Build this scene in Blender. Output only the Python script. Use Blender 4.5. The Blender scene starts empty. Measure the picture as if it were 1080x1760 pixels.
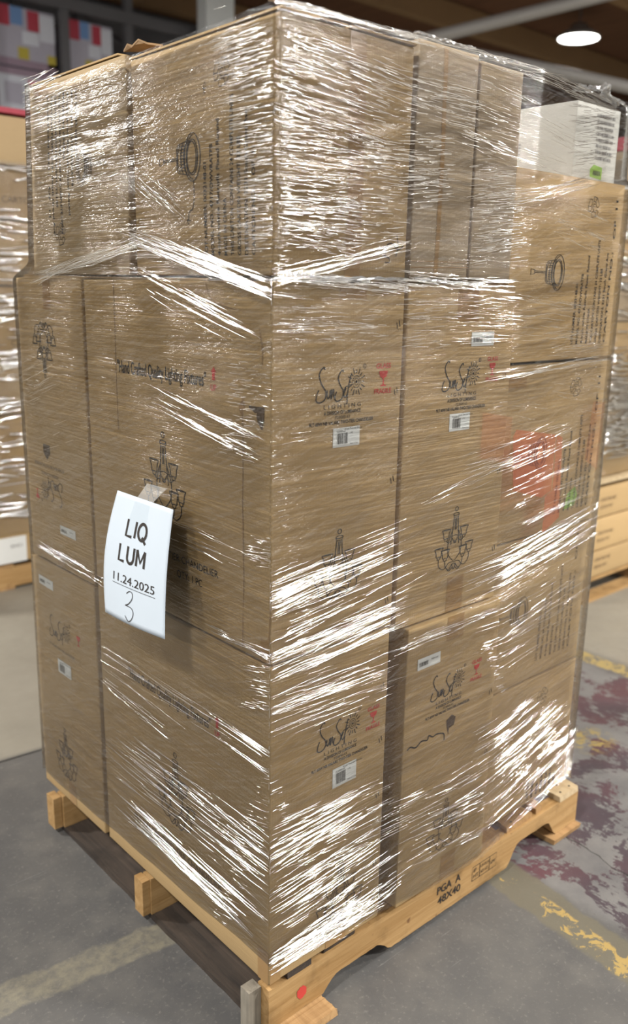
import bpy, bmesh, math, random
from mathutils import Vector, Matrix, noise
C = bpy.context.scene.collection
scene = bpy.context.scene
R = random.Random(11)
PI = math.pi

# ------------------------------------------------------------ camera, world, lamps, exposure
cd = bpy.data.cameras.new('camera'); cam = bpy.data.objects.new('camera', cd); C.objects.link(cam)
cam.matrix_world = Matrix(((0.74709342, 0.15266029, -0.64695151, -0.9826),
                           (-0.66447893, 0.19767475, -0.72068887, -1.2123),
                           (0.01786541, 0.96830756, 0.24912105, 1.5942), (0, 0, 0, 1)))
cd.sensor_fit = 'VERTICAL'; cd.sensor_height = 36; cd.lens = 36 * 1500 / 1760
cd.clip_start = 0.05; cd.clip_end = 200
cd.dof.use_dof = True; cd.dof.focus_distance = 1.85; cd.dof.aperture_fstop = cd.lens / 1000 / 0.013
scene.camera = cam
scene.view_settings.view_transform = 'Standard'; scene.view_settings.look = 'None'
scene.view_settings.gamma = 1; scene.view_settings.use_curve_mapping = False
scene.view_settings.exposure = 0.06
try:
    scene.cycles.use_denoising = True
    scene.cycles.max_bounces = 8; scene.cycles.transparent_max_bounces = 16
    scene.cycles.sample_clamp_indirect = 4
except Exception: pass
world = bpy.data.worlds.new('hall_air'); scene.world = world; world.use_nodes = True
WORLD_STRENGTH = 0.46
world.node_tree.nodes['Background'].inputs[0].default_value = (0.92, 0.97, 1.0, 1)
world.node_tree.nodes['Background'].inputs[1].default_value = WORLD_STRENGTH
CEIL = 5.6
# x, y, watts of every high bay lamp, most added unseen for film highlights, hanging at 5.2 m
LAMPS = [(-3.3, -1.0, 300), (-3.6, 5.0, 560), (-3.3, -6.5, 260), (2.9, -4.2, 470), (7.6, -3.2, 850), (6.0, -6.5, 600),
         (-9.0, 2.0, 260), (11.28, 6.82, 300), (3.2, -10.0, 300), (-4.0, 10.0, 600)]

# ------------------------------------------------------------ helpers
def tag(o, label=None, cat=None, group=None, kind=None):
    if label: o['label'] = label
    if cat: o['category'] = cat
    if group: o['group'] = group
    if kind: o['kind'] = kind
    return o
def empty(name, loc, label, cat, group=None, rz=0):
    o = bpy.data.objects.new(name, None); C.objects.link(o); o.location = loc; o.rotation_euler.z = rz
    o.empty_display_size = .05
    return tag(o, label, cat, group)
def mesh(name, vs, fs, mat, parent=None, smooth=False, uvs=None):
    me = bpy.data.meshes.new(name); me.from_pydata([tuple(v) for v in vs], [], fs)
    if smooth: me.polygons.foreach_set('use_smooth', [True] * len(me.polygons))
    if uvs:
        l = me.uv_layers.new(name='UVMap')
        for lp in me.loops: l.data[lp.index].uv = uvs[lp.vertex_index]
    if mat: me.materials.append(mat)
    o = bpy.data.objects.new(name, me); C.objects.link(o)
    if parent:
        o.parent = parent
        o.matrix_parent_inverse = world_of(parent).inverted()
    return o
def world_of(o):
    m = Matrix.LocRotScale(o.location, o.rotation_euler, None)
    return m if not o.parent else world_of(o.parent) @ o.matrix_parent_inverse @ m
class MB:
    def __init__(s): s.v = []; s.f = []
    def add(s, vs, fs):
        n = len(s.v); s.v += [tuple(v) for v in vs]; s.f += [tuple(i + n for i in f) for f in fs]; return s
    def box(s, x0, x1, y0, y1, z0, z1):
        return s.add([(x, y, z) for x in (x0, x1) for y in (y0, y1) for z in (z0, z1)],
                     [(0, 1, 3, 2), (4, 6, 7, 5), (0, 4, 5, 1), (2, 3, 7, 6), (0, 2, 6, 4), (1, 5, 7, 3)])
    def build(s, name, mat, parent=None, smooth=False): return mesh(name, s.v, s.f, mat, parent, smooth)
def tube(mb, pts, r, n=10):
    pts = [Vector(p) for p in pts]; rings = []
    for i, p in enumerate(pts):
        d = (pts[min(i + 1, len(pts) - 1)] - pts[max(i - 1, 0)]).normalized()
        a = d.cross(Vector((0, 0, 1)) if abs(d.z) < .9 else Vector((1, 0, 0))).normalized(); b = d.cross(a)
        rings.append([p + a * r * math.cos(t * 2 * PI / n) + b * r * math.sin(t * 2 * PI / n) for t in range(n)])
    vs = [v for rg in rings for v in rg]; fs = []
    for i in range(len(pts) - 1):
        for t in range(n): fs.append((i * n + t, i * n + (t + 1) % n, (i + 1) * n + (t + 1) % n, (i + 1) * n + t))
    fs.append(tuple(range(n - 1, -1, -1))); fs.append(tuple((len(pts) - 1) * n + t for t in range(n)))
    mb.add(vs, fs)
def lathe(mb, c, prof, n=24):
    vs = [(c[0] + r * math.cos(t * 2 * PI / n), c[1] + r * math.sin(t * 2 * PI / n), c[2] + z) for r, z in prof for t in range(n)]
    fs = [(i * n + t, i * n + (t + 1) % n, (i + 1) * n + (t + 1) % n, (i + 1) * n + t) for i in range(len(prof) - 1) for t in range(n)]
    mb.add(vs, fs)

# ------------------------------------------------------------ materials
class NT:
    def __init__(s, name):
        s.m = bpy.data.materials.new(name); s.m.use_nodes = True; s.t = s.m.node_tree; s.t.nodes.clear()
        s.out = s.n('ShaderNodeOutputMaterial'); s.obj = s.n('ShaderNodeTexCoord').outputs['Object']
        s.uv = s.t.nodes[-1].outputs['UV']
    def n(s, k, **kw):
        nd = s.t.nodes.new(k)
        for a, b in kw.items(): setattr(nd, a, b)
        return nd
    def set(s, inp, v):
        if hasattr(v, 'is_linked') or hasattr(v, 'links'): s.t.links.new(v, inp)
        elif isinstance(v, (tuple, list)) and len(v) == 3 and inp.type == 'RGBA': inp.default_value = (*v, 1)
        else: inp.default_value = v
    def math(s, op, a, b=0.0, c=0.0, clamp=False):
        nd = s.n('ShaderNodeMath', operation=op, use_clamp=clamp)
        s.set(nd.inputs[0], a); s.set(nd.inputs[1], b); s.set(nd.inputs[2], c); return nd.outputs[0]
    def mapping(s, vec, sc=(1, 1, 1), loc=(0, 0, 0), rot=(0, 0, 0)):
        nd = s.n('ShaderNodeMapping'); s.set(nd.inputs[0], vec)
        nd.inputs['Scale'].default_value = sc; nd.inputs['Location'].default_value = loc; nd.inputs['Rotation'].default_value = rot
        return nd.outputs[0]
    def noise(s, vec, scale, detail=4, rough=.55, dist=0.0):
        nd = s.n('ShaderNodeTexNoise'); s.set(nd.inputs['Vector'], vec); nd.inputs['Scale'].default_value = scale
        nd.inputs['Detail'].default_value = detail; nd.inputs['Roughness'].default_value = rough; nd.inputs['Distortion'].default_value = dist
        return nd.outputs[0]
    def ramp(s, v, a, b, lo=0.0, hi=1.0):
        nd = s.n('ShaderNodeMapRange'); nd.clamp = True; s.set(nd.inputs[0], v); nd.inputs[1].default_value = a
        nd.inputs[2].default_value = b; nd.inputs[3].default_value = lo; nd.inputs[4].default_value = hi; return nd.outputs[0]
    def mix(s, f, a, b):
        nd = s.n('ShaderNodeMix', data_type='RGBA'); s.set(nd.inputs[0], f); s.set(nd.inputs[6], a); s.set(nd.inputs[7], b); return nd.outputs[2]
    def sep(s, v):
        nd = s.n('ShaderNodeSeparateXYZ'); s.set(nd.inputs[0], v); return nd.outputs
    def bump(s, h, strength=.3, dist=.01, normal=None):
        nd = s.n('ShaderNodeBump'); s.set(nd.inputs['Height'], h); nd.inputs['Strength'].default_value = strength
        nd.inputs['Distance'].default_value = dist
        if normal is not None: s.set(nd.inputs['Normal'], normal)
        return nd.outputs[0]
    def pbr(s, col, rough=.7, bump=None, metal=0.0, spec=.5, **kw):
        p = s.n('ShaderNodeBsdfPrincipled'); s.set(p.inputs['Base Color'], col); s.set(p.inputs['Roughness'], rough)
        p.inputs['Metallic'].default_value = metal; p.inputs['Specular IOR Level'].default_value = spec
        if bump is not None: s.set(p.inputs['Normal'], bump)
        for k, v in kw.items(): s.set(p.inputs[k], v)
        s.t.links.new(p.outputs[0], s.out.inputs[0]); return s.m
def plain(name, col, rough=.6, metal=0.0, var=.08, scale=30):
    t = NT(name); nz = t.noise(t.obj, scale, 3)
    dk = tuple(c * (1 - var) for c in col); lt = tuple(min(1, c * (1 + var)) for c in col)
    return t.pbr(t.mix(nz, dk, lt), rough, metal=metal)
def cardboard(name, col, rough=.72):
    t = NT(name)
    oi = t.n('ShaderNodeObjectInfo')
    a = t.noise(t.obj, 3.2, 5, .6); b = t.noise(t.mapping(t.obj, (18, 18, 260)), 1, 3, .5)
    c = t.noise(t.mapping(t.obj, (2, 2, 9)), 2.0, 6, .7, .6)
    f = t.math('ADD', t.math('MULTIPLY', a, .5), t.math('MULTIPLY', b, .3)); f = t.math('ADD', f, t.math('MULTIPLY', oi.outputs['Random'], .35))
    dk = tuple(x * .82 for x in col); lt = tuple(min(1, x * 1.13) for x in col)
    cc = t.mix(t.ramp(f, .2, .95), dk, lt)
    cc = t.mix(t.ramp(c, .62, .8, 0, .3), cc, tuple(x * .62 for x in col))
    x, y, z = t.sep(t.obj)
    flute = t.math('SINE', t.math('MULTIPLY', t.math('ADD', x, y), 900.0))
    h = t.math('ADD', t.math('MULTIPLY', flute, .02), t.math('ADD', t.math('MULTIPLY', a, 1.0), t.math('MULTIPLY', b, .35)))
    return t.pbr(cc, rough, t.bump(h, .35, .004), spec=.25)
M = {}
M['kraft'] = cardboard('kraft_cardboard', (.415, .285, .140))
M['kraft_grey'] = cardboard('greyish_kraft_cardboard', (.35, .268, .178))
M['kraft_pale'] = cardboard('pale_kraft_cardboard', (.44, .32, .18))
M['kraft_inner'] = cardboard('raw_cardboard_edge', (.30, .19, .10))
M['white_card'] = cardboard('white_cardboard', (.50, .49, .46))
M['ink'] = plain('black_ink', (.022, .016, .013), .8)
M['ink_soft'] = plain('faded_brown_ink', (.085, .052, .03), .8)
M['ink_red'] = plain('red_ink', (.50, .045, .035), .7)
M['hole'] = plain('dark_recess', (.025, .02, .015), .9)
M['label'] = plain('white_sticker', (.68, .69, .68), .5, var=.03)
M['green'] = plain('green_highlighter', (.25, .42, .07), .6)
M['ink_light'] = plain('grey_ink', (.2, .19, .19), .7)
M['tape'] = NT('tan_packing_tape').pbr((.31, .185, .075), .28, spec=.5)
def clear_mat(name, tint, gloss, rough, veil=0.0, veilcol=(.8, .85, .9)):
    t = NT(name)
    tr = t.n('ShaderNodeBsdfTransparent'); t.set(tr.inputs[0], tint)
    gl = t.n('ShaderNodeBsdfGlossy'); gl.inputs['Roughness'].default_value = rough; t.set(gl.inputs[0], (1, 1, 1))
    mx = t.n('ShaderNodeMixShader'); mx.inputs[0].default_value = gloss
    t.t.links.new(tr.outputs[0], mx.inputs[1]); t.t.links.new(gl.outputs[0], mx.inputs[2]); last = mx.outputs[0]
    if veil:
        df = t.n('ShaderNodeBsdfDiffuse'); t.set(df.inputs[0], veilcol)
        m2 = t.n('ShaderNodeMixShader'); m2.inputs[0].default_value = veil
        t.t.links.new(last, m2.inputs[1]); t.t.links.new(df.outputs[0], m2.inputs[2]); last = m2.outputs[0]
    t.t.links.new(last, t.out.inputs[0]); return t.m
M['clear_tape'] = clear_mat('clear_tape', (.97, .98, .98), .03, .3, .02)
M['red_reflection'] = clear_mat('painted_red_reflection', (.95, .68, .62), .04, .3, .10, (.72, .2, .14))  # tints that paint a red reflection into the film
M['pink_reflection'] = clear_mat('painted_pink_reflection', (.97, .88, .83), .03, .3, .04, (.72, .2, .14))
M['white_smear'] = clear_mat('cloudy_film', (.99, .99, .98), .02, .35, .10, (.85, .83, .76))
# folds of the film: bright where a lamp is mirrored
M['fold'] = clear_mat('folded_stretch_film', (.95, .95, .95), .75, .13)
def film_mat(name, k=1.0, s=(1, 1)):
    t = NT(name)
    u, v, _ = t.sep(t.uv)
    cmb = t.n('ShaderNodeCombineXYZ'); t.set(cmb.inputs[0], t.math('MULTIPLY', u, 5.0)); t.set(cmb.inputs[1], t.math('MULTIPLY', v, 210.0)); fine = t.noise(cmb.outputs[0], 1, 3, .6)
    cm2 = t.n('ShaderNodeCombineXYZ'); t.set(cm2.inputs[0], t.math('MULTIPLY', t.math('ADD', u, t.math('MULTIPLY', v, 2.2)), 6.0)); t.set(cm2.inputs[1], t.math('MULTIPLY', t.math('SUBTRACT', v, t.math('MULTIPLY', u, .42)), 150.0)); diag = t.noise(cm2.outputs[0], 1, 3, .6)
    cm3 = t.n('ShaderNodeCombineXYZ'); t.set(cm3.inputs[0], t.math('MULTIPLY', u, 2.4)); t.set(cm3.inputs[1], t.math('MULTIPLY', v, 24.0)); broad = t.noise(cm3.outputs[0], 1, 3, .5)
    patch = t.ramp(t.noise(t.obj, 4.0, 2), .38, .62, .25, 1.0)
    h = t.math('ADD', t.math('MULTIPLY', t.math('ADD', fine, t.math('MULTIPLY', diag, .6)), patch), t.math('MULTIPLY', broad, 2.2))
    nb = t.bump(h, 1.0, .0030 * k)
    tr = t.n('ShaderNodeBsdfTransparent'); t.set(tr.inputs[0], (.965, .97, .965))
    gl = t.n('ShaderNodeBsdfGlossy'); gl.inputs['Roughness'].default_value = .13; t.set(gl.inputs['Normal'], nb)
    fr = t.n('ShaderNodeFresnel'); fr.inputs['IOR'].default_value = 1.5; t.set(fr.inputs['Normal'], nb)
    mx = t.n('ShaderNodeMixShader'); t.set(mx.inputs[0], t.math('MULTIPLY', fr.outputs[0], .85, clamp=True))
    t.t.links.new(tr.outputs[0], mx.inputs[1]); t.t.links.new(gl.outputs[0], mx.inputs[2])
    df = t.n('ShaderNodeBsdfDiffuse'); t.set(df.inputs[0], (.8, .82, .84)); t.set(df.inputs['Normal'], nb)
    m2 = t.n('ShaderNodeMixShader'); t.set(m2.inputs[0], t.ramp(t.math('ADD', fine, diag), .95, 1.4, .0, .075))
    t.t.links.new(mx.outputs[0], m2.inputs[1]); t.t.links.new(df.outputs[0], m2.inputs[2])
    t.t.links.new(m2.outputs[0], t.out.inputs[0]); return t.m
M['film'] = film_mat('clear_stretch_film')
def wood(name, c1, c2, axis='x', dirt=.5):
    t = NT(name); sc = {'x': (2.5, 40, 40), 'y': (40, 2.5, 40), 'z': (40, 40, 2.5)}[axis]
    oi = t.n('ShaderNodeObjectInfo'); off = t.n('ShaderNodeVectorMath', operation='ADD'); t.set(off.inputs[0], t.obj); t.t.links.new(oi.outputs['Random'], off.inputs[1])
    g = t.noise(t.mapping(off.outputs[0], sc), 1, 5, .65, .8); b = t.noise(off.outputs[0], 9, 4, .6)
    kn = t.noise(off.outputs[0], 22, 3)
    cc = t.mix(t.ramp(g, .3, .7), c1, c2); cc = t.mix(t.ramp(b, .52, .8, 0, dirt), cc, tuple(x * .35 for x in c1))
    cc = t.mix(t.ramp(kn, .70, .78, 0, .8), cc, (.10, .04, .02))
    return t.pbr(cc, .75, t.bump(g, .5, .003), spec=.3)
M['pine'] = wood('yellow_pine', (.29, .165, .06), (.44, .28, .125), 'x', .8)
M['pine_y'] = wood('yellow_pine_board', (.26, .15, .065), (.42, .26, .12), 'y', .6)
M['pine_pale'] = wood('pale_pine_board', (.36, .27, .16), (.52, .41, .26), 'y', .2)
M['pine_grey'] = wood('weathered_grey_wood', (.17, .15, .12), (.30, .27, .22), 'z', .4)
M['wood_dark'] = wood('dark_and_shaded_board', (.030, .025, .022), (.075, .055, .042), 'y', .6)  # dark wood; on the lead deck board it paints the overhang's shade
M['paper'] = plain('white_paper', (.53, .60, .68), .75, var=.015)

# ------------------------------------------------------------ 2d drawing kit: everything is (verts2d, faces)
def strokes(lines, w):
    vs = []; fs = []
    for ln in lines:
        p = [Vector((a[0], a[1])) for a in ln]; n = len(p)
        if n < 2: continue
        b = len(vs)
        for i in range(n):
            d = p[min(i + 1, n - 1)] - p[max(i - 1, 0)]
            d = d.normalized() if d.length > 1e-9 else Vector((1, 0)); q = Vector((-d.y, d.x)) * w / 2
            vs += [p[i] + q, p[i] - q]
        for i in range(n - 1): fs.append((b + 2 * i, b + 2 * i + 1, b + 2 * i + 3, b + 2 * i + 2))
    return [tuple(v) for v in vs], fs
def arc(cx, cy, rx, ry, a0, a1, n=16): return [(cx + rx * math.cos(math.radians(a0 + (a1 - a0) * i / n)), cy + ry * math.sin(math.radians(a0 + (a1 - a0) * i / n))) for i in range(n + 1)]
def spline(pts, k=6):
    out = []; n = len(pts)
    for i in range(n - 1):
        p0, p1, p2, p3 = pts[max(i - 1, 0)], pts[i], pts[i + 1], pts[min(i + 2, n - 1)]
        for j in range(k):
            t = j / k
            out.append(tuple(.5 * (2 * p1[c] + (p2[c] - p0[c]) * t + (2 * p0[c] - 5 * p1[c] + 4 * p2[c] - p3[c]) * t * t + (3 * p1[c] - p0[c] - 3 * p2[c] + p3[c]) * t ** 3) for c in (0, 1)))
    out.append(pts[-1]); return out
def poly(pts): return list(pts), [tuple(range(len(pts)))]
def join(*ds):
    V = []; Fc = []
    for vs, fs in ds:
        n = len(V); V += list(vs); Fc += [tuple(i + n for i in f) for f in fs]
    return V, Fc
def xf(d, ox=0, oy=0, sx=1, sy=None, rot=0, shear=0):
    sy = sx if sy is None else sy; c, s = math.cos(math.radians(rot)), math.sin(math.radians(rot))
    out = []
    for x, y in d[0]:
        x, y = x * sx + shear * y, y * sy; out.append((ox + c * x - s * y, oy + s * x + c * y))
    return out, d[1]
_tc = {}
def text(s, h=1.0, w=None, bold=0.0, space=1.0):
    """text of cap height about h, left-aligned on its base line; w squeezes it to that width"""
    key = (s, bold, space)
    if key not in _tc:
        cu = bpy.data.curves.new('t', 'FONT'); cu.body = s; cu.size = 1; cu.offset = bold; cu.space_character = space; cu.resolution_u = 3
        o = bpy.data.objects.new('t', cu); C.objects.link(o)
        bpy.context.view_layer.update(); me = bpy.data.meshes.new_from_object(o.evaluated_get(bpy.context.evaluated_depsgraph_get()))
        _tc[key] = ([(v.co.x, v.co.y) for v in me.vertices], [tuple(p.vertices) for p in me.polygons])
        bpy.data.objects.remove(o); bpy.data.curves.remove(cu); bpy.data.meshes.remove(me)
    vs, fs = _tc[key]; x0 = min(v[0] for v in vs); x1 = max(v[0] for v in vs); k = h / .7
    kx = k if w is None else w / (x1 - x0)
    return [((x - x0) * kx, y * k) for x, y in vs], fs
def width(d): return max(v[0] for v in d[0])
def centred(d): w = width(d); return [(x - w / 2, y) for x, y in d[0]], d[1]

def chandelier(lw=.014):
    """two-tier chandelier line drawing, 1 wide and 1.5 high, origin at bottom centre"""
    L = [arc(0, 1.45, .035, .05, 0, 360), arc(0, 1.33, .07, .03, 0, 360), [(-.07, 1.33), (-.05, 1.26), (.05, 1.26), (.07, 1.33)],
         [(-.05, 1.26), (-.07, .95), (-.10, .62)], [(.05, 1.26), (.07, .95), (.10, .62)], [(-.015, 1.24), (-.015, .96)], [(.015, 1.24), (.015, .96)],
         spline([(-.06, .98), (-.16, .7), (-.15, .42), (-.04, .25), (0, .24), (.04, .25), (.15, .42), (.16, .7), (.06, .98)]),
         spline([(-.07, .78), (-.03, .7), (0, .66), (.03, .7), (.07, .78)]), arc(0, .68, .03, .03, 0, 360, 8), [(-.12, .8), (0, .84), (.12, .8)]]
    def shade(cx, cy, w=.2, h=.2):
        return [[(cx - w * .55, cy + h), (cx, cy + h * 1.06), (cx + w * .55, cy + h)], [(cx - w * .55, cy + h), (cx, cy + h * .95), (cx + w * .55, cy + h)],
                spline([(cx - w * .52, cy + h), (cx - w * .36, cy + h * .55), (cx - w * .3, cy)]), spline([(cx + w * .52, cy + h), (cx + w * .36, cy + h * .55), (cx + w * .3, cy)]),
                [(cx - w * .3, cy), (cx + w * .3, cy)], [(cx - w * .2, cy), (cx - w * .16, cy - .06), (cx + w * .16, cy - .06), (cx + w * .2, cy)]]
    for cx, cy in ((-.22, .80), (.22, .80), (-.38, .40), (.38, .40), (-.22, .33), (.22, .33)): L += shade(cx, cy)
    for s in (-1, 1):
        L += [spline([(s * .38, .34), (s * .37, .18), (s * .28, .08), (s * .2, .1), (s * .12, .2), (0, .2)]),
              spline([(s * .22, .27), (s * .2, .12), (s * .12, .03), (s * .06, .12), (0, .17)]), spline([(s * .22, .74), (s * .15, .68), (s * .08, .74)]),
              spline([(s * .16, .05), (s * .1, .0), (s * .04, .06), (0, .03)])]
    L += [spline([(-.05, .16), (0, .02), (.05, .16)])]
    return strokes(L, lw)
def downlight(lw=.016):
    """recessed lamp seen from the side: trim ring, can, stem and socket, 1 high"""
    L = [arc(.28, 0, .17, .5, 0, 360, 28), arc(.28, 0, .115, .37, 0, 360, 24), arc(.265, 0, .10, .33, 0, 360, 24), arc(.30, 0, .15, .46, 90, 270, 16),
         [(.2, .36), (-.02, .3), (-.06, .22), (-.06, -.22), (-.02, -.3), (.2, -.36)], arc(.02, 0, .06, .28, 90, 270, 12), arc(.09, 0, .06, .31, 90, 270, 12),
         [(-.06, .02), (-.36, .02)], [(-.06, -.02), (-.36, -.02)], [(-.36, .05), (-.46, .08), (-.46, -.08), (-.36, -.05), (-.36, .05)]]
    for k in range(-4, 5): L.append([(.0, k * .06), (.12, k * .065)])
    L += [arc(.2, 0, .1 + .004 * k, .34 + .01 * k, 110, 250, 10) for k in range(3)]
    return strokes(L, lw)
def recycle(lw=.05):
    L = []
    for k in range(3):
        a = k * 120
        def p(r, t): t = math.radians(t + a); return (r * math.cos(t), r * math.sin(t))
        L += [[p(.95, 92), p(1, 60), p(1, 15)], [p(1, 15), p(.72, -2), p(.42, 10)], [p(.42, 10), p(.52, 60), p(.5, 88)], [p(.5, 88), p(.72, 98), p(.95, 92)], [p(.52, 60), p(1, 60)]]
    L += [arc(0, 0, .22, .28, 20, 300, 8), [(-.1, 0), (.12, .06)]]
    return strokes(L, lw)
def goblet():
    return join(poly([(-.5, 1.0), (-.47, .78), (-.36, .62), (-.1, .52), (.1, .52), (.36, .62), (.47, .78), (.5, 1.0)]), poly([(-.07, .54), (-.07, .1), (.07, .1), (.07, .54)]), poly([(-.36, .0), (-.3, .07), (-.07, .12), (.07, .12), (.3, .07), (.36, .0)]))
def up_arrow():
    return join(poly([(-.25, 0), (.25, 0), (.25, .62), (-.25, .62)]), poly([(-.5, .6), (.5, .6), (0, 1)]))
def sunset_logo():
    """handwritten word with a rayed sun: 1 wide"""
    L = [spline([(.17, .50), (.155, .535), (.10, .50), (.065, .42), (.11, .30), (.19, .19), (.17, .08), (.08, .04), (.01, .07), (.03, .17), (.06, .22)]),
         spline([(.22, .21), (.215, .12), (.24, .09), (.27, .14), (.275, .21), (.27, .1)]), spline([(.30, .22), (.295, .08), (.32, .18), (.345, .21), (.345, .12), (.375, .08)]),
         spline([(.53, .45), (.515, .48), (.47, .45), (.43, .37), (.47, .27), (.53, .18), (.51, .08), (.42, .04), (.37, .07), (.375, .13), (.40, .18)]),
         spline([(.53, .13), (.57, .18), (.585, .22), (.56, .21), (.545, .12), (.58, .09), (.62, .14)]), spline([(.69, .42), (.645, .26), (.62, .12), (.61, -.02)])]
    T = [[(.58, .24), (.72, .27)]]
    S = [arc(.80, .30, .075, .088, 20 * k, 20 * k + 13, 2) for k in range(18)] + [arc(.80, .30, .042, .05, 30 * k, 30 * k + 18, 2) for k in range(12)]
    for k in range(16):
        a = k * 22.5; c, s = math.cos(math.radians(a)), math.sin(math.radians(a)); r1 = .155 + .03 * (k % 2)
        S.append([(.80 + .105 * c, .30 + .12 * s), (.80 + r1 * c, .30 + r1 * 1.15 * s)])
    return join(strokes(L, .02), strokes(T, .014), strokes(S, .015), poly(arc(.80, .30, .018, .022, 0, 330, 10)),
                strokes([arc(.96, .52, .028, .033, 0, 360, 14)], .008), xf(text('R', .03), .948, .505))
def barcode(w, h, seed):
    r = random.Random(seed); x = 0; ds = []
    while x < w:
        b = r.choice((.5, 1, 1, 2)) * w / 46
        ds.append(poly([(x, 0), (x + b, 0), (x + b, h), (x, h)])); x += b + r.choice((1, 1, 2)) * w / 52
    return join(*ds)

# ------------------------------------------------------------ cartons
def grid_ticks(a, b, r, n):
    return [a, a + r * .3, a + r] + [a + r + (b - a - 2 * r) * i / n for i in range(1, n)] + [b - r, b - r * .3, b]
class Carton:
    """an upright box: body with soft bulging panels; prints and labels follow its panels"""
    def __init__(s, name, label, x0, x1, y0, y1, z0, z1, mat='kraft', cat='cardboard box', group=None, seed=0, bulge=.003, dent=.0012,
                 lean_x1=0.0, lean_y1=0.0, lean_y0=0.0, lean_x0=0.0, r=.004, cuts=16, dents=()):
        s.b = (x0, x1, y0, y1, z0, z1); s.seed = seed; s.bulge = bulge; s.dent = dent; s.dents = dents
        s.lean = (lean_x0, lean_x1, lean_y0, lean_y1)
        s.root = empty(name, ((x0 + x1) / 2, (y0 + y1) / 2, z0), label, cat, group)
        tx, ty, tz = (grid_ticks(a, b, r, cuts) for a, b in ((x0, x1), (y0, y1), (z0, z1)))
        nx, ny, nz = len(tx), len(ty), len(tz); idx = {}; vs = []; fs = []
        def vid(i, j, k):
            if (i, j, k) not in idx:
                idx[(i, j, k)] = len(vs); vs.append(s.warp(Vector((tx[i], ty[j], tz[k])), r))
            return idx[(i, j, k)]
        for i in range(nx - 1):
            for k in range(nz - 1):
                fs.append((vid(i, 0, k), vid(i + 1, 0, k), vid(i + 1, 0, k + 1), vid(i, 0, k + 1)))
                fs.append((vid(i, ny - 1, k), vid(i, ny - 1, k + 1), vid(i + 1, ny - 1, k + 1), vid(i + 1, ny - 1, k)))
        for j in range(ny - 1):
            for k in range(nz - 1):
                fs.append((vid(0, j, k), vid(0, j, k + 1), vid(0, j + 1, k + 1), vid(0, j + 1, k)))
                fs.append((vid(nx - 1, j, k), vid(nx - 1, j + 1, k), vid(nx - 1, j + 1, k + 1), vid(nx - 1, j, k + 1)))
        for i in range(nx - 1):
            for j in range(ny - 1):
                fs.append((vid(i, j, 0), vid(i, j + 1, 0), vid(i + 1, j + 1, 0), vid(i + 1, j, 0)))
                fs.append((vid(i, j, nz - 1), vid(i + 1, j, nz - 1), vid(i + 1, j + 1, nz - 1), vid(i, j + 1, nz - 1)))
        s.mat = M[mat]; s.body = mesh('box_body', vs, fs, s.mat, s.root, smooth=True)
    def warp(s, p, r=.004):
        x0, x1, y0, y1, z0, z1 = s.b
        q = Vector((min(max(p.x, x0 + r), x1 - r), min(max(p.y, y0 + r), y1 - r), min(max(p.z, z0 + r), z1 - r)))
        d = p - q; o = p.copy()
        if d.length > 1e-9: o = q + d.normalized() * min(r, d.length) if sum(abs(c) > 1e-9 for c in d) > 1 else p.copy()
        u = [(p[c] - s.b[2 * c]) / (s.b[2 * c + 1] - s.b[2 * c]) for c in range(3)]
        for c in range(3):
            side = -1 if u[c] < 1e-6 else (1 if u[c] > 1 - 1e-6 else 0)
            if side:
                a, b = u[(c + 1) % 3], u[(c + 2) % 3]
                o[c] += side * s.offset(c, side, p, a, b)
        t = (p.z - z0) / (z1 - z0)
        o.x += s.lean[0] * t * (1 - u[0]) + s.lean[1] * t * u[0]; o.y += s.lean[2] * t * (1 - u[1]) + s.lean[3] * t * u[1]
        return o
    def offset(s, c, side, p, a, b):
        e = max(0, min(a, 1 - a, b, 1 - b)); w = min(1, e * 8)
        v = s.bulge * math.sin(PI * max(0, min(1, a))) * math.sin(PI * max(0, min(1, b)))
        v += s.dent * noise.noise(Vector((p.x * 9 + s.seed, p.y * 9 + c * 7, p.z * 9))) * (.3 + w)
        if c == 2: v = min(v, 0) - .0005
        for (fc, du, dz, ru, rz, depth) in s.dents:
            if (fc == 'R' and c == 1 and side < 0) or (fc == 'L' and c == 0 and side < 0):
                uu = p.x if fc == 'R' else p.y; k = ((uu - du) / ru) ** 2 + ((p.z - dz) / rz) ** 2
                if k < 1: v -= depth * (1 - k) ** 1.5
        return v
    def on(s, face, u, z, off):
        x0, x1, y0, y1, z0, z1 = s.b
        p = Vector((u, y0, z)) if face == 'R' else Vector((x0, u, z))
        c = 1 if face == 'R' else 0
        t = [(p[k] - s.b[2 * k]) / (s.b[2 * k + 1] - s.b[2 * k]) for k in range(3)]
        o = p.copy(); o[c] -= s.offset(c, -1, p, t[(c + 1) % 3], t[(c + 2) % 3]) + off
        tt = t[2]
        o.x += s.lean[0] * tt * (1 - t[0]) + s.lean[1] * tt * t[0]; o.y += s.lean[2] * tt * (1 - t[1]) + s.lean[3] * tt * t[1]
        return o
    def put(s, face, d, u, z, name, mat='ink', off=.0009, parent=None, scale=1.0, rot=0, sy=None):
        """2d drawing d placed with its origin at (u, z) on a panel; its x axis runs to the right as seen from outside"""
        vs, fs = xf(d, 0, 0, scale, sy, rot); sg = 1 if face == 'R' else -1
        P = [s.on(face, u + sg * a, z + b, off) for a, b in vs]
        return mesh(name, P, fs, M[mat] if isinstance(mat, str) else mat, parent or s.root)
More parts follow.
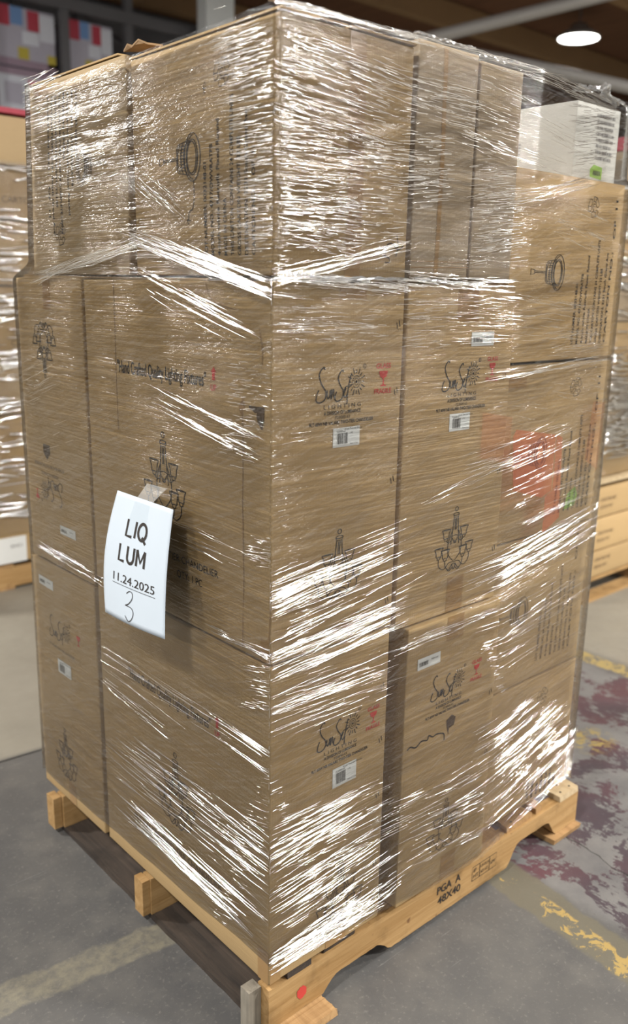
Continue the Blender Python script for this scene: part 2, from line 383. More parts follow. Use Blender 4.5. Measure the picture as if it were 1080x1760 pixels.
    def sheet(s, face, u0, u1, z0, z1, name, mat, off=.0006, parent=None, n=8, m=8, tilt=0.0):
        vs = [(u0 + (u1 - u0) * i / n, z0 + (z1 - z0) * j / m + tilt * i / n) for j in range(m + 1) for i in range(n + 1)]
        fs = [(j * (n + 1) + i, j * (n + 1) + i + 1, (j + 1) * (n + 1) + i + 1, (j + 1) * (n + 1) + i) for j in range(m) for i in range(n)]
        if face == 'L': fs = [f[::-1] for f in fs]
        P = [s.on(face, a, b, off) for a, b in vs]
        return mesh(name, P, fs, M[mat], parent or s.root, smooth=True)
    def sticker(s, face, u, z, w, h, seed=0, small=False, tilt=0.0):
        """white sticker with bar code, (u, z) is its top left as seen from outside"""
        sg = 1 if face == 'R' else -1
        o = s.sheet(face, u, u + sg * w, z - h, z, 'shipping_label', 'label', .0012, None, 3, 3, tilt)
        if face == 'L': pass
        tl = lambda a: tilt * a / w
        if small:
            s.put(face, barcode(w * .38, h * .36, seed), u + sg * w * .07, z - h * .72 + tl(w * .1), 'barcode', 'ink', .0018, o)
            s.put(face, text('PS2014-63', h * .14), u + sg * w * .60, z - h * .45 + tl(w * .6), 'printed_text', 'ink', .0018, o)
        else:
            s.put(face, barcode(w * .40, h * .56, seed), u + sg * w * .14, z - h * .84 + tl(w * .14), 'barcode', 'ink', .0018, o)
            s.put(face, join(xf(text('F23000-63', h * .10), 0, 0), xf(text('9 Lite Two-tier Bronze', h * .095), w * .3, h * .1), xf(text('1 PC', h * .08), w * .5, -h * .12), xf(text('Made in China', h * .07), w * .5, -h * .66)),
                  u + sg * w * .13, z - h * .24 + tl(w * .2), 'printed_text', 'ink', .0018, o)
        return o
    def tape(s, face, u0, u1, z0, z1): return s.sheet(face, u0, u1, z0, z1, 'packing_tape', 'tape', .0007, None, 3, 14)
    def staples(s, face, pts, mat='ink_soft'):
        ds = [xf(strokes([[(0, 0), (.003, -.012)], [(.007, .004), (.010, -.008)]], .0018), a, b) for a, b in pts]
        sg = 1
        vs, fs = join(*ds); P = [s.on(face, a, b, .001) for a, b in vs]
        return mesh('staple_marks', P, fs, M['ink'], s.root)

# ------------------------------------------------------------ the setting
def floor_mat():
    t = NT('worn_painted_concrete'); x, y, z = t.sep(t.obj)
    big = t.noise(t.obj, 1.1, 5, .6); mid = t.noise(t.obj, 7, 6, .65); fine = t.noise(t.obj, 90, 5, .7); grit = t.noise(t.obj, 420, 2, .6)
    col = t.mix(t.ramp(big, .3, .7), (.072, .072, .075), (.115, .110, .104))
    col = t.mix(t.ramp(mid, .45, .75, 0, .6), col, (.15, .14, .125))
    col = t.mix(t.ramp(fine, .56, .74, 0, .7), col, (.21, .20, .18))
    col = t.mix(t.ramp(grit, .66, .74, 0, .5), col, (.06, .058, .058))
    def band(c, half, soft, w=None):
        d = t.math('ABSOLUTE', c if w is None else t.math('ADD', c, w)); return t.ramp(d, half, half + soft, 1, 0)
    wob = t.math('MULTIPLY', t.math('SUBTRACT', t.noise(t.obj, 16, 4), .5), .05)
    # paler polished zone beyond the saw-cut joint
    j = t.math('ADD', t.math('SUBTRACT', y, 1.49), t.math('MULTIPLY', x, .086))
    pale = t.ramp(j, -.002, .03)
    pcol = t.mix(t.ramp(big, .3, .7), (.20, .18, .148), (.28, .26, .215)); pcol = t.mix(t.ramp(mid, .5, .8, 0, .5), pcol, (.20, .18, .15))
    col = t.mix(pale, col, pcol)
    # right-hand aisle: greyer with maroon paint left in patches
    aisle = t.math('MULTIPLY', t.ramp(t.math('ADD', x, wob), .885, .93), t.ramp(x, 2.30, 2.36, 1, 0))
    aisle = t.math('MULTIPLY', aisle, t.ramp(y, 1.6, 1.75, 1, 0))
    acol = t.mix(t.ramp(mid, .35, .7), (.125, .122, .124), (.19, .183, .175))
    pn = t.noise(t.obj, 4.2, 9, .72, .5); pf = t.noise(t.mapping(t.obj, (60, 18, 1), rot=(0, 0, .6)), 1, 6, .7)
    paint = t.ramp(t.math('ADD', pn, t.math('MULTIPLY', t.math('SUBTRACT', pf, .5), .35)), .50, .53)
    hue = t.ramp(t.noise(t.obj, 1.9, 2), .42, .62)
    acol = t.mix(t.math('MULTIPLY', paint, .93), acol, t.mix(hue, (.058, .042, .052), (.10, .042, .052)))
    col = t.mix(aisle, col, acol)
    beyond = t.ramp(x, 2.40, 2.48); col = t.mix(beyond, col, pcol)
    # yellow lines
    chip = t.noise(t.mapping(t.obj, (26, 26, 1)), 1, 8, .75, .8); chipb = t.noise(t.obj, 3.0, 2)
    cy = t.ramp(t.math('ADD', chip, t.math('MULTIPLY', t.math('SUBTRACT', chipb, .5), .8)), .555, .58)
    lx = t.math('SUBTRACT', t.math('SUBTRACT', x, .853), t.math('MULTIPLY', y, .10))
    reach = t.ramp(y, .4, .6, 1, 0)
    ghost = t.math('MULTIPLY', band(lx, .055, .012, wob), reach); col = t.mix(t.math('MULTIPLY', ghost, .75), col, (.14, .125, .088))
    edge = t.math('MULTIPLY', band(t.math('ADD', lx, .018), .036, .006, wob), reach); col = t.mix(t.math('MULTIPLY', edge, t.math('MULTIPLY', cy, .95)), col, (.37, .26, .09))
    far = t.math('MULTIPLY', band(t.math('SUBTRACT', x, 2.385), .04, .01, wob), t.ramp(y, .95, 1.0, 1, 0)); col = t.mix(t.math('MULTIPLY', far, t.ramp(chip, .42, .5)), col, (.33, .25, .10))
    d2 = t.math('SQRT', t.math('ADD', t.math('POWER', t.math('SUBTRACT', x, 1.72), 2.0), t.math('POWER', t.math('SUBTRACT', y, .27), 2.0)))
    spot = t.math('MULTIPLY', t.ramp(d2, .05, .12, 1, 0), t.ramp(chip, .5, .55)); col = t.mix(spot, col, (.33, .25, .085))
    # old tape line on the left
    ly = t.math('ADD', t.math('SUBTRACT', y, .425), t.math('MULTIPLY', x, .15))
    lt = t.math('MULTIPLY', band(ly, .040, .01, wob), t.ramp(x, .35, .5, 1, 0)); col = t.mix(t.math('MULTIPLY', lt, t.ramp(t.noise(t.obj, 34, 6, .7), .40, .62, .25, .75)), col, (.22, .20, .145))
    joint = band(j, .004, .004); col = t.mix(joint, col, (.03, .03, .03))
    cr = t.math('ADD', t.math('SUBTRACT', t.math('ADD', x, t.math('MULTIPLY', y, -.16)), 1.145), t.math('MULTIPLY', t.math('SUBTRACT', t.noise(t.obj, 7, 4), .5), .14))
    crack = t.math('MULTIPLY', band(cr, .0016, .002), t.ramp(y, .1, .15, 1, 0)); col = t.mix(crack, col, (.03, .028, .028))
    scr = t.noise(t.mapping(t.obj, (3, 120, 1), rot=(0, 0, .5)), 1, 3, .5); col = t.mix(t.ramp(scr, .70, .74, 0, .35), col, (.30, .30, .29))
    h = t.math('ADD', t.math('MULTIPLY', fine, .5), t.math('SUBTRACT', mid, t.math('MULTIPLY', joint, 2.0)))
    return t.pbr(col, t.ramp(mid, .3, .7, .38, .62), t.bump(h, .25, .004), spec=.4)
def grid_plane(name, x0, x1, y0, y1, z, mat, down=False):
    vs = [(x0, y0, z), (x1, y0, z), (x1, y1, z), (x0, y1, z)]
    return mesh(name, vs, [(0, 3, 2, 1) if down else (0, 1, 2, 3)], mat)
tag(grid_plane('floor', -14, 26, -14, 26, 0, floor_mat()), 'worn grey concrete floor with maroon and yellow paint traces', kind='structure')
def ceil_mat():
    t = NT('brown_timber_roof_deck'); x, y, z = t.sep(t.obj)
    pl = t.math('FRACT', t.math('MULTIPLY', x, 3.2)); g = t.noise(t.mapping(t.obj, (5, .6, 1)), 1, 4)
    c = t.mix(g, (.11, .05, .025), (.19, .09, .045)); c = t.mix(t.ramp(pl, .0, .06, .8, 0), c, (.03, .018, .012))
    return t.pbr(c, .9)
tag(grid_plane('ceiling', -14, 26, -14, 26, CEIL, ceil_mat(), True), 'brown timber roof deck high above the hall', kind='structure')
M['wall'] = plain('dark_grey_wall_panel', (.095, .092, .10), .9)
tag(MB().box(-14, 26, 20, 20.2, 0, CEIL).build('wall_back', M['wall']), kind='structure')
tag(MB().box(25.8, 26, -14, 20, 0, CEIL).build('wall_right', M['wall']), kind='structure')
M['steel_dark'] = plain('dark_painted_steel', (.10, .10, .11), .6)
M['steel_white'] = plain('off_white_painted_steel', (.85, .9, .93), .5)
M['steel_grey'] = plain('grey_galvanised_steel', (.34, .33, .32), .5, .3)
# joists under the roof deck and pale pipes running along it
for k in range(9):
    y = 1.0 + k * 2.3
    o = MB().box(4, 25.5, y, y + .14, CEIL - .34, CEIL - .02).build('ceiling_beam', M['kraft_inner'])
    tag(o, 'brown timber beams under the roof deck, running to the right', 'beam', 'timber beams under the roof')
def pipe(name, pts, r, mat, label):
    mb = MB(); tube(mb, pts, r, 12); o = mb.build(name, M[mat], smooth=True); return tag(o, label, 'pipe')
pipe('ceiling_pipe', [(5.72, 6.30, 3.88), (6.07, 5.87, 3.97), (7.38, 4.27, 4.40), (8.2, 3.27, 4.67)], .065, 'steel_grey', 'pale grey pipe rising to the right left of the glowing lamp')
pipe('ceiling_pipe', [(6.3, 5.86, 4.14), (6.98, 4.84, 3.88), (7.65, 3.83, 3.59), (8.2, 3.0, 3.35)], .06, 'steel_grey', 'pale grey pipe running low below the glowing lamp')
pipe('bent_conduit', [(7.0, 8.4, 4.98), (7.6, 8.3, 5.02), (8.0, 8.0, 4.85), (8.2, 7.8, 4.2)], .05, 'steel_dark', 'dark grey bent conduit above the middle of the load')
t_ = NT('glowing_diffuser'); e_ = t_.n('ShaderNodeEmission'); e_.inputs[1].default_value = 14; t_.set(e_.inputs[0], (1, .98, .93)); t_.t.links.new(e_.outputs[0], t_.out.inputs[0]); M['glow'] = t_.m
def high_bay(x, y, w, label, group=None):
    root = empty('high_bay_lamp', (x, y, 5.2), label, 'ceiling lamp', group)
    mb = MB(); lathe(mb, (x, y, 5.2), [(.30, .0), (.31, .03), (.24, .08), (.14, .14), (.10, .2), (.0, .2)]); mb.build('lamp_housing', M['steel_grey'], root, True)
    mb = MB(); lathe(mb, (x, y, 5.2), [(.285, .004), (.2, -.012), (.0, -.018)]); mb.build('diffuser', M['glow'], root, True)
    mb = MB(); tube(mb, [(x, y, 5.38), (x, y, CEIL)], .012, 6); mb.build('suspension_rod', M['steel_dark'], root)
    ld = bpy.data.lights.new('lamp_light', 'AREA'); ld.shape = 'DISK'; ld.size = .5; ld.energy = w; ld.color = (1, .97, .91)
    lo = bpy.data.objects.new('lamp_light', ld); C.objects.link(lo); lo.parent = root; lo.location = (0, 0, -.03)
for i, (x, y, w) in enumerate(LAMPS):
    high_bay(x, y, w, 'round glowing white high bay lamp under the brown ceiling' if i == 6 else 'round white high bay lamp in a set mostly added unseen for film highlights', None if i == 6 else 'high bay lamps outside the picture')

# ------------------------------------------------------------ far racks with printed cartons, white column
def print_mat(name, cols, scale):
    t = NT(name); x, y, z = t.sep(t.obj)
    v = t.n('ShaderNodeTexVoronoi'); v.distance = 'CHEBYCHEV'; t.set(v.inputs['Vector'], t.mapping(t.obj, scale)); v.inputs['Scale'].default_value = 1; v.inputs['Randomness'].default_value = .35
    r, g, b = t.sep(v.outputs['Color'])
    c = t.mix(t.ramp(r, .42, .43), cols[0], cols[1]); c = t.mix(t.ramp(g, .70, .71), c, cols[2]); c = t.mix(t.ramp(b, .86, .87), c, cols[3])
    return t.pbr(c, .5)
M['printed'] = print_mat('printed_retail_cardboard', ((.50, .50, .58), (.42, .40, .50), (.40, .05, .08), (.18, .30, .55)), (3.2, 3.2, 3.4))
M['red'] = plain('red_print', (.42, .04, .07), .6); M['blue'] = plain('blue_print', (.15, .28, .55), .6); M['yellow'] = plain('yellow_print', (.48, .40, .05), .6)
M['lilac'] = plain('lilac_grey_print', (.42, .41, .50), .6); M['white_print'] = plain('white_print', (.62, .65, .74), .6); M['mauve'] = plain('mauve_print', (.30, .22, .29), .6)
rack = empty('pallet_rack', (3.2, 9.0, 0), 'dark steel pallet rack holding colourful printed boxes behind the load', 'rack')
for px in (3.27, 4.16, 5.0, 7.6):
    mb = MB(); mb.box(px, px + .10, 9.0, 9.08, 0, 5.2); mb.box(px, px + .1, 10.2, 10.28, 0, 5.2)
    for k in range(6): tube(mb, [(px + .05, 9.05, .4 + k * .8), (px + .05, 10.25, 1.0 + k * .8)], .02, 6)
    mb.build('upright', M['steel_dark'], rack)
for z in (1.6, 3.05, 4.62): MB().box(3.3, 7.65, 8.98, 9.06, z, z + .13).build('shelf_beam', M['steel_dark'], rack)
for z in (1.7, 3.14): MB().box(3.3, 7.65, 9.06, 10.24, z, z + .03).build('shelf_deck', M['steel_dark'], rack)
MB().box(3.3, 7.65, 10.3, 10.34, .1, 5.2).build('mesh_back_panel', M['steel_dark'], rack)
names = {('top', 0): 'lilac printed box with red and blue corners, upper one in the left rack bay', ('top', 1): 'lilac printed box with red and blue corners, in the second rack bay',
         ('low', 0): 'white printed box with red and blue blocks, lower one in the left rack bay', ('low', 1): 'white printed box low in the second rack bay, mostly behind the load'}
for bi, (xa, xb) in enumerate(((3.42, 4.12), (4.30, 4.86))):
    for lv, (za, zb) in (('top', (3.95, 4.56)), ('low', (3.18, 3.93))):
        r_ = empty('printed_box', ((xa + xb) / 2, 9.4, za), names[(lv, bi)], 'printed box', 'printed boxes in the far rack')
        MB().box(xa, xb, 9.1, 9.9, za, zb).build('box_body', M['lilac' if lv == 'top' else 'white_print'], r_)
        w = (xb - xa); pats = ([('red', 0, .24, .66, 1), ('blue', .26, .46, .7, 1), ('red', .54, .74, .64, .98), ('white_print', .74, 1, .5, .95), ('white_print', .44, .72, .4, .62), ('yellow', .36, .54, .14, .34), ('mauve', 0, 1, .0, .13), ('yellow', .86, 1, .06, .28)] if lv == 'top' else
                               [('red', .5, .72, .60, .86), ('mauve', 0, 1, .9, 1), ('blue', .05, .3, .02, .22), ('red', .34, .52, .0, .3), ('blue', .8, 1, .5, .8), ('lilac', .1, .4, .5, .8)])
        for m, a, b, c, d in pats:
            MB().box(xa + w * a, xa + w * b, 9.094, 9.1, za + (zb - za) * c, za + (zb - za) * d).build('printed_block', M[m], r_)
cr = empty('steel_column', (6.11, 8.7, 0), 'off-white square steel column rising behind the load', 'column')
MB().box(5.90, 6.32, 8.6, 8.8, .02, CEIL - .02).build('column_shaft', M['steel_white'], cr)
MB().box(5.78, 6.44, 8.5, 8.9, 0, .02).build('base_plate', M['steel_dark'], cr)
tag(MB().box(4.6, 15, 11.2, 11.3, 4.7, 5.5).build('duct_panel', M['wall']), 'dark grey duct side high behind the column', 'duct')

# ------------------------------------------------------------ neighbouring loads, left and right behind
def simple_pallet(x0, x1, y0, y1, label):
    p = empty('wooden_pallet', ((x0 + x1) / 2, (y0 + y1) / 2, 0), label, 'pallet')
    for k in range(3):
        yy = y0 + (y1 - y0 - .04) * k / 2; MB().box(x0, x1, yy, yy + .04, .016, .12).build('stringer', M['pine'], p)
    for k in range(6):
        xx = x0 + (x1 - x0 - .09) * k / 5; MB().box(xx, xx + .09, y0, y1, .12, .136).build('deck_board', M['pine_y'], p)
        if k in (0, 3, 5): MB().box(xx, xx + .09, y0, y1, 0, .016).build('bottom_board', M['pine_y'], p)
    return p
def block_pallet(x0, x1, y0, y1, label):
    p = empty('wooden_pallet', ((x0 + x1) / 2, (y0 + y1) / 2, 0), label, 'pallet')
    for k in range(3):
        xx = x0 + (x1 - x0 - .045) * k / 2; MB().box(xx, xx + .045, y0, y1, .016, .12).build('stringer', M['pine_y'], p)
    for k in range(5):
        yy = y0 + (y1 - y0 - .09) * k / 4; MB().box(x0, x1, yy, yy + .09, .12, .136).build('deck_board', M['pine'], p)
        if k in (0, 2, 4): MB().box(x0, x1, yy, yy + .09, 0, .016).build('bottom_board', M['pine'], p)
    return p
def sleeve(name, x0, x1, y0, y1, z0, z1, label, seed, amp=.006):
    """stretch film round a neighbouring load"""
    r = random.Random(seed); n = 60; m = 46; vs = []; uv = []; fs = []
    P = [(x0, y1), (x0, y0), (x1, y0), (x1, y1), (x0, y1)]; per = [0]
    for a, b in zip(P, P[1:]): per.append(per[-1] + math.dist(a, b))
    for k in range(m + 1):
        z = z0 + (z1 - z0) * k / m
        for i in range(n + 1):
            s = per[-1] * i / n; e = max(q for q in range(4) if per[q] <= s + 1e-6) if i < n else 3
            t = (s - per[e]) / (per[e + 1] - per[e]); x = P[e][0] + (P[e + 1][0] - P[e][0]) * t; y = P[e][1] + (P[e + 1][1] - P[e][1]) * t
            d = .012 + amp * noise.noise(Vector((s * 2 + seed, z * 14, 0)))
            x += d * (-1 if x < (x0 + x1) / 2 else 1); y += d * (-1 if y < (y0 + y1) / 2 else 1)
            vs.append((x, y, z)); uv.append((s, z))
    for k in range(m):
        for i in range(n): fs.append((k * (n + 1) + i, k * (n + 1) + i + 1, (k + 1) * (n + 1) + i + 1, (k + 1) * (n + 1) + i))
    root = empty(name, ((x0 + x1) / 2, (y0 + y1) / 2, z0), label, 'plastic wrap')
    mesh('film_sheet', vs, fs, M['film'], root, True, uv)
    F_ = MB()
    return root
def fold_strip(mb, pts, nrm, w):
    """one raised crease: three-sided ridge along pts; nrm points out of the load"""
    n = len(pts); b = len(mb.v); vs = []; fs = []
    for i, p in enumerate(pts):
        d = (pts[min(i + 1, n - 1)] - pts[max(i - 1, 0)]).normalized(); q = d.cross(nrm).normalized(); k = w * .5 * math.sin(PI * (i + .5) / n) ** .5
        vs += [p + q * k, p + q * k * .55 + nrm * k * .75, p - q * k * .55 + nrm * k * .75, p - q * k]
    for i in range(n - 1):
        for j in range(3): fs.append((i * 4 + j, i * 4 + j + 1, i * 4 + j + 5, i * 4 + j + 4))
    mb.add(vs, fs)
def load_folds(parent, x0, x1, y, z0, z1, n, seed, w=.008):
    r = random.Random(seed); mb = MB()
    zs = [r.uniform(z0, z1) for _ in range(max(4, n // 22))]
    for k in range(n):
        zc = r.choice(zs) + r.gauss(0, .045); xc = r.uniform(x0, x1); L = r.uniform(.05, .28); sl = r.gauss(0, .10)
        if not z0 < zc < z1: continue
        pts = [Vector((min(max(xc + L * t, x0), x1), y - .018, zc + sl * L * t + r.gauss(0, .001))) for t in (-.5, -.2, .1, .5)]
        fold_strip(mb, pts, Vector((0, -1, 0)), w * r.uniform(.5, 1.4))
    o = mb.build('film_folds', M['fold'], parent, True); o['kind'] = 'stuff'
def small_carton(name, label, x0, x1, y0, y1, z0, z1, mat, group, seed):
    c = Carton(name, label, x0, x1, y0, y1, z0, z1, mat, group=group, seed=seed, cuts=4, bulge=.003); return c
# left load: floor point near x .3-1.35, y 3.15
simple_pallet(-.1, 1.32, 3.15, 4.2, 'wooden pallet under the blurred load on the left')
LB = [.14, .40, .66, .93, 1.20, 1.575, 1.89, 2.14, 2.37]; nm = ['lowest', 'second', 'third', 'fourth', 'fifth', 'sixth', 'seventh', 'eighth']
for k in range(8):
    for h, (xa, xb) in enumerate(((-.1, .60), (.605, 1.30))):
        if k == 7 and h == 0: xa, xb = -.1, .60
        c = small_carton('cardboard_box', 'blurred brown carton, %s from the floor, %s stack of the far left load' % (nm[k], ('outer', 'inner')[h]), xa, xb, 3.16, 4.15, LB[k] + .003, LB[k + 1] - .004, ('kraft', 'kraft_pale')[k % 2], 'cartons of the left background load', 40 + k)
        if h == 1 and k in (1, 4, 6): c.put('R', text('CARTON', .03), .86, LB[k] + .08, 'printed_text', 'ink_soft')
        if h == 1 and k == 0:
            c.sheet('R', .62, .868, LB[0] + .004, LB[0] + .145, 'paper_label', 'label', .002); c.put('R', text('00451', .02), .78, LB[0] + .085, 'printed_text', 'ink_light', .003)
o = MB().box(-.12, 1.04, 3.14, 4.0, 2.376, 2.40).build('red_board', M['red']); tag(o, 'thin red board lying on top of the left background load', 'board')
sl = sleeve('stretch_wrap', -.1, 1.30, 3.16, 4.15, .30, 2.16, 'clear plastic film round the blurred load at far left', 5)
load_folds(sl, .2, 1.3, 3.16, .36, 2.13, 520, 3, .011)
# right load: front face y 1.05..., left edge x 2.97
block_pallet(2.97, 4.19, 1.06, 2.1, 'wooden pallet on the floor under the blurred load on the right')
for k, (za, zb, xs) in enumerate(((.14, .28, (2.96, 3.5, 4.18)), (.284, .46, (2.96, 3.5, 4.18)), (.464, .63, (2.96, 3.5, 4.18)))):
    for h in range(2):
        c = small_carton('cardboard_box', 'brown carton, %s layer and %s of the low load at far right' % (('bottom', 'middle', 'top')[k], ('left', 'right')[h]), xs[h] + .002, xs[h + 1] - .003, 1.06, 2.05, za, zb - .003, 'kraft', 'cartons of the right background load', 70 + 2 * k + h)
        if h == 0: c.put('R', text('GROSS WT', .018), 3.04, za + .045, 'printed_text', 'ink_soft'); c.put('R', text('CARTON NO', .018), 3.04, za + .085, 'printed_text', 'ink_soft')
b_ = empty('wooden_pallet', (3.5, 1.6, .63), 'thin pale wooden pallet lying on the low load at far right', 'pallet')
MB().box(2.92, 4.2, 1.03, 2.1, .655, .675).build('deck_board', M['pine_pale'], b_); 
for xx in (2.95, 3.55, 4.1): MB().box(xx, xx + .05, 1.05, 2.05, .632, .655).build('stringer', M['pine_pale'], b_)
RB = [.68, .93, 1.18, 1.46, 1.74, 2.02, 2.24]
for k in range(6):
    for h, (xa, xb) in enumerate(((2.99, 3.42), (3.425, 4.15))):
        small_carton('cardboard_box', 'blurred wrapped carton, %s from the upper pallet in the %s stack at far right' % (nm[k], ('left', 'right')[h]), xa, xb, 1.07, 2.0, RB[k], RB[k + 1] - .004, ('kraft', 'kraft_grey')[(k + h) % 2], 'upper cartons of the right background load', 90 + 2 * k + h)
o = MB().box(3.0, 4.0, 1.1, 1.9, 2.242, 2.30).build('red_bin', M['red']); tag(o, 'red edged tray on top of the right background load', 'tray')
sl = sleeve('stretch_wrap', 2.99, 4.15, 1.07, 2.0, .69, 2.2, 'clear plastic film round the blurred upper load at far right', 9)
load_folds(sl, 2.99, 3.7, 1.07, .72, 2.18, 620, 4, .011)

# ------------------------------------------------------------ the pallet of the main load
pal = empty('wooden_pallet', (.6, .5, 0), 'yellow pine notched pallet on the floor carrying the tall wrapped load', 'pallet')
def stringer(y0, y1, mat, seed, name='stringer'):
    """1219 mm long board on edge with two fork notches cut from below"""
    r = random.Random(seed); top = []; bot = []
    N = 90
    for i in range(N + 1):
        x = .004 + 1.211 * i / N; zb = .018
        for a, b in ((.165, .385), (.870, 1.10)):
            if a < x < b:
                e = min(x - a, b - x); hh = .034 if a < .5 else .060; zb = .018 + hh * math.sin(min(1, e / .05) * PI / 2)
        top.append((x, .122 + r.gauss(0, .0007))); bot.append((x, zb + r.gauss(0, .0006)))
    vs = []; fs = []
    for (x, zt), (_, zb) in zip(top, bot):
        for yy in (y0, y1): vs += [(x, yy, zb), (x, yy, (zb + zt) / 2), (x, yy, zt)]
    for i in range(N):
        a, b = i * 6, (i + 1) * 6
        for j in (0, 1):
            fs.append((a + j, b + j, b + j + 1, a + j + 1)); fs.append((a + 3 + j, a + 4 + j, b + 4 + j, b + 3 + j))
        fs.append((a + 2, b + 2, b + 5, a + 5)); fs.append((a, a + 3, b + 3, b))
    fs += [(0, 1, 4, 3), (1, 2, 5, 4)]; e = N * 6; fs += [(e, e + 3, e + 4, e + 1), (e + 1, e + 4, e + 5, e + 2)]
    return mesh(name, vs, fs, M[mat], pal)
s1 = stringer(.004, .042, 'pine', 1); stringer(.485, .523, 'pine', 2); stringer(.975, 1.013, 'pine', 3)
def board(name, x0, x1, y0, y1, z0, z1, mat, seed, along='y'):
    r = random.Random(seed); n = 24; vs = []; fs = []
    for i in range(n + 1):
        y = y0 + (y1 - y0) * i / n; e = .004 if i in (0, n) else .0008
        a, b, c, d = (r.gauss(0, e) for _ in range(4))
        vs += [(x0 + a, y, z0), (x1 + b, y, z0), (x1 + b, y + c, z1 + r.gauss(0, .0004)), (x0 + a, y + c, z1 + r.gauss(0, .0004))]
    for i in range(n):
        for j in range(4): fs.append((i * 4 + j, i * 4 + (j + 1) % 4, i * 4 + 4 + (j + 1) % 4, i * 4 + 4 + j))
    fs += [(3, 2, 1, 0), (n * 4, n * 4 + 1, n * 4 + 2, n * 4 + 3)]
    return mesh(name, vs, fs, M[mat], pal)
for k, (a, b, m, yy) in enumerate(((.052, .13, 'wood_dark', .004), (.165, .262, 'wood_dark', .010), (.345, .435, 'pine_y', .03), (.525, .615, 'pine_y', .006), (.735, .838, 'pine_y', .008), (.872, .978, 'pine_y', .012), (1.008, 1.040, 'pine_y', .014), (1.118, 1.216, 'pine_pale', .002))):  # lead board coloured dark to put in the shade under overhanging cartons
    board('deck_board', a, b, yy, 1.014, .122, .138, m, 20 + k)
for k, (a, b, m, y0) in enumerate(((.006, .150, 'wood_dark', .05), (.52, .64, 'pine_y', .03), (1.075, 1.216, 'pine_y', -.012))):
    board('bottom_board', a, b, y0, 1.016, .001, .017, m, 30 + k)
board('bottom_board', .02, .16, -.05, .048, .001, .017, 'pine_y', 41)
# weathered stringer end standing at the corner, splinters and torn cardboard caught on the edge
mb = MB(); mb.box(-.03, .003, .030, .060, .018, .118); mb.build('weathered_block', M['pine_grey'], pal)
MB().box(-.018, .003, .49, .53, .02, .12).build('stringer_end_block', M['pine'], pal); MB().box(-.022, .002, .985, 1.03, .0175, .118).build('stringer_end_block', M['pine'], pal)
for x, y in ((1.14, .02), (1.165, .05), (1.19, .022), (1.16, .075), (.90, .025), (.95, .03), (.76, .03)): nl = MB(); lathe(nl, (x, y, .1382), [(.004, 0), (.003, .0012), (0, .0014)], 8); nl.build('nail_head', M['ink'], pal)
def stamp(d, x, z, mat, scale=1.0):
    vs, fs = xf(d, x, z, scale); mesh('stamped_mark', [(a, .0031, b) for a, b in vs], fs, M[mat], pal)
stamp(join(xf(text('PGA  A', .022, .095, .02), .0, .030), xf(text('48X40', .022, .092, .02), .004, -.002)), .560, .052, 'ink')
stamp(join(strokes([[(0, 0), (.105, 0), (.105, .042), (0, .042), (0, 0)], [(.032, 0), (.032, .042)], [(.075, 0), (.075, .042)]], .0018), xf(text('IP', .012), .006, .024), xf(text('HT', .012), .006, .006), xf(text('US-0514', .009, .036), .036, .026), xf(text('KD HT', .009, .03), .038, .008), xf(text('SPF', .010, .022), .079, .015)), .705, .052, 'ink')
rs = [(.0125 * (1 + .25 * R.random()) * math.cos(t * PI / 10), .014 * (1 + .3 * R.random()) * math.sin(t * PI / 10)) for t in range(20)]
stamp(poly(rs), .098, .064, 'ink_red')

# ------------------------------------------------------------ cartons of the load
def logo_block(c, cx, ztop, k=1.0, mat='ink', label=True, seed=1, slope=0):
    """the maker's logo, its lines and the barcode sticker on a narrow panel facing right; cx is its middle"""
    c.put('R', sunset_logo(), cx - .066 * k, ztop - .060 * k, 'maker_logo', mat, scale=.132 * k)
    c.put('R', join(centred(text('L I G H T I N G', .0078 * k, .098 * k)), xf(centred(text('A DIVISION OF LUMINANCE', .0070 * k, .098 * k, .02)), 0, -.0115 * k),
                    xf(centred(text('F23000-63', .0058 * k, .038 * k)), 0, -.0205 * k), xf(centred(text('9LT 60W NB VALARE TWO-TIER CHANDELIER', .0068 * k, .170 * k, .02)), 0, -.0305 * k)),
          cx + .004 * k, ztop - .068 * k, 'printed_text', mat)
def glass_mark(c, cx, ztop, k=1.0, face='R', mat='ink_red'):
    c.put(face, join(centred(text('GLASS', .0088 * k, .038 * k, .02)), xf(goblet(), 0, -.032 * k, .022 * k, .027 * k), xf(centred(text('FRAGILE', .0088 * k, .044 * k, .02)), 0, -.045 * k)), cx, ztop - .009 * k, 'fragile_mark', mat)
LINES = ['LOT NUMBER: 0032148-01', 'MODEL NO.: 4717/OWVRATFB', '4-inch white Retrofit Fixed Round', 'MADE IN CHINA', 'THIS CARTON CONTAINS 24 COMPLETE UNITS', 'GROSS CARTON WEIGHT: 22 LBS', 'DESTINATION: 2231 South Grand Ave', 'CARTON NO.:   OF  11']
def side_text(c, face, u, z, pitch, h, lens, rot=90, step=1, mat='ink'):
    """lines of text running up the panel; u, z start of the first line"""
    ds = []
    for i, s in enumerate(LINES):
        d = text(s, h, lens[i] if lens[i] else None, .015)
        ds.append(xf(d, 0, -pitch * i))
    c.put(face, join(*ds), u, z, 'printed_text', mat, rot=rot)
TL_ = [.155, .185, .24, .10, .27, .20, .22, .18]

G1 = 'tall chandelier cartons of the wrapped load'; G2 = 'recessed light cartons of the wrapped load'
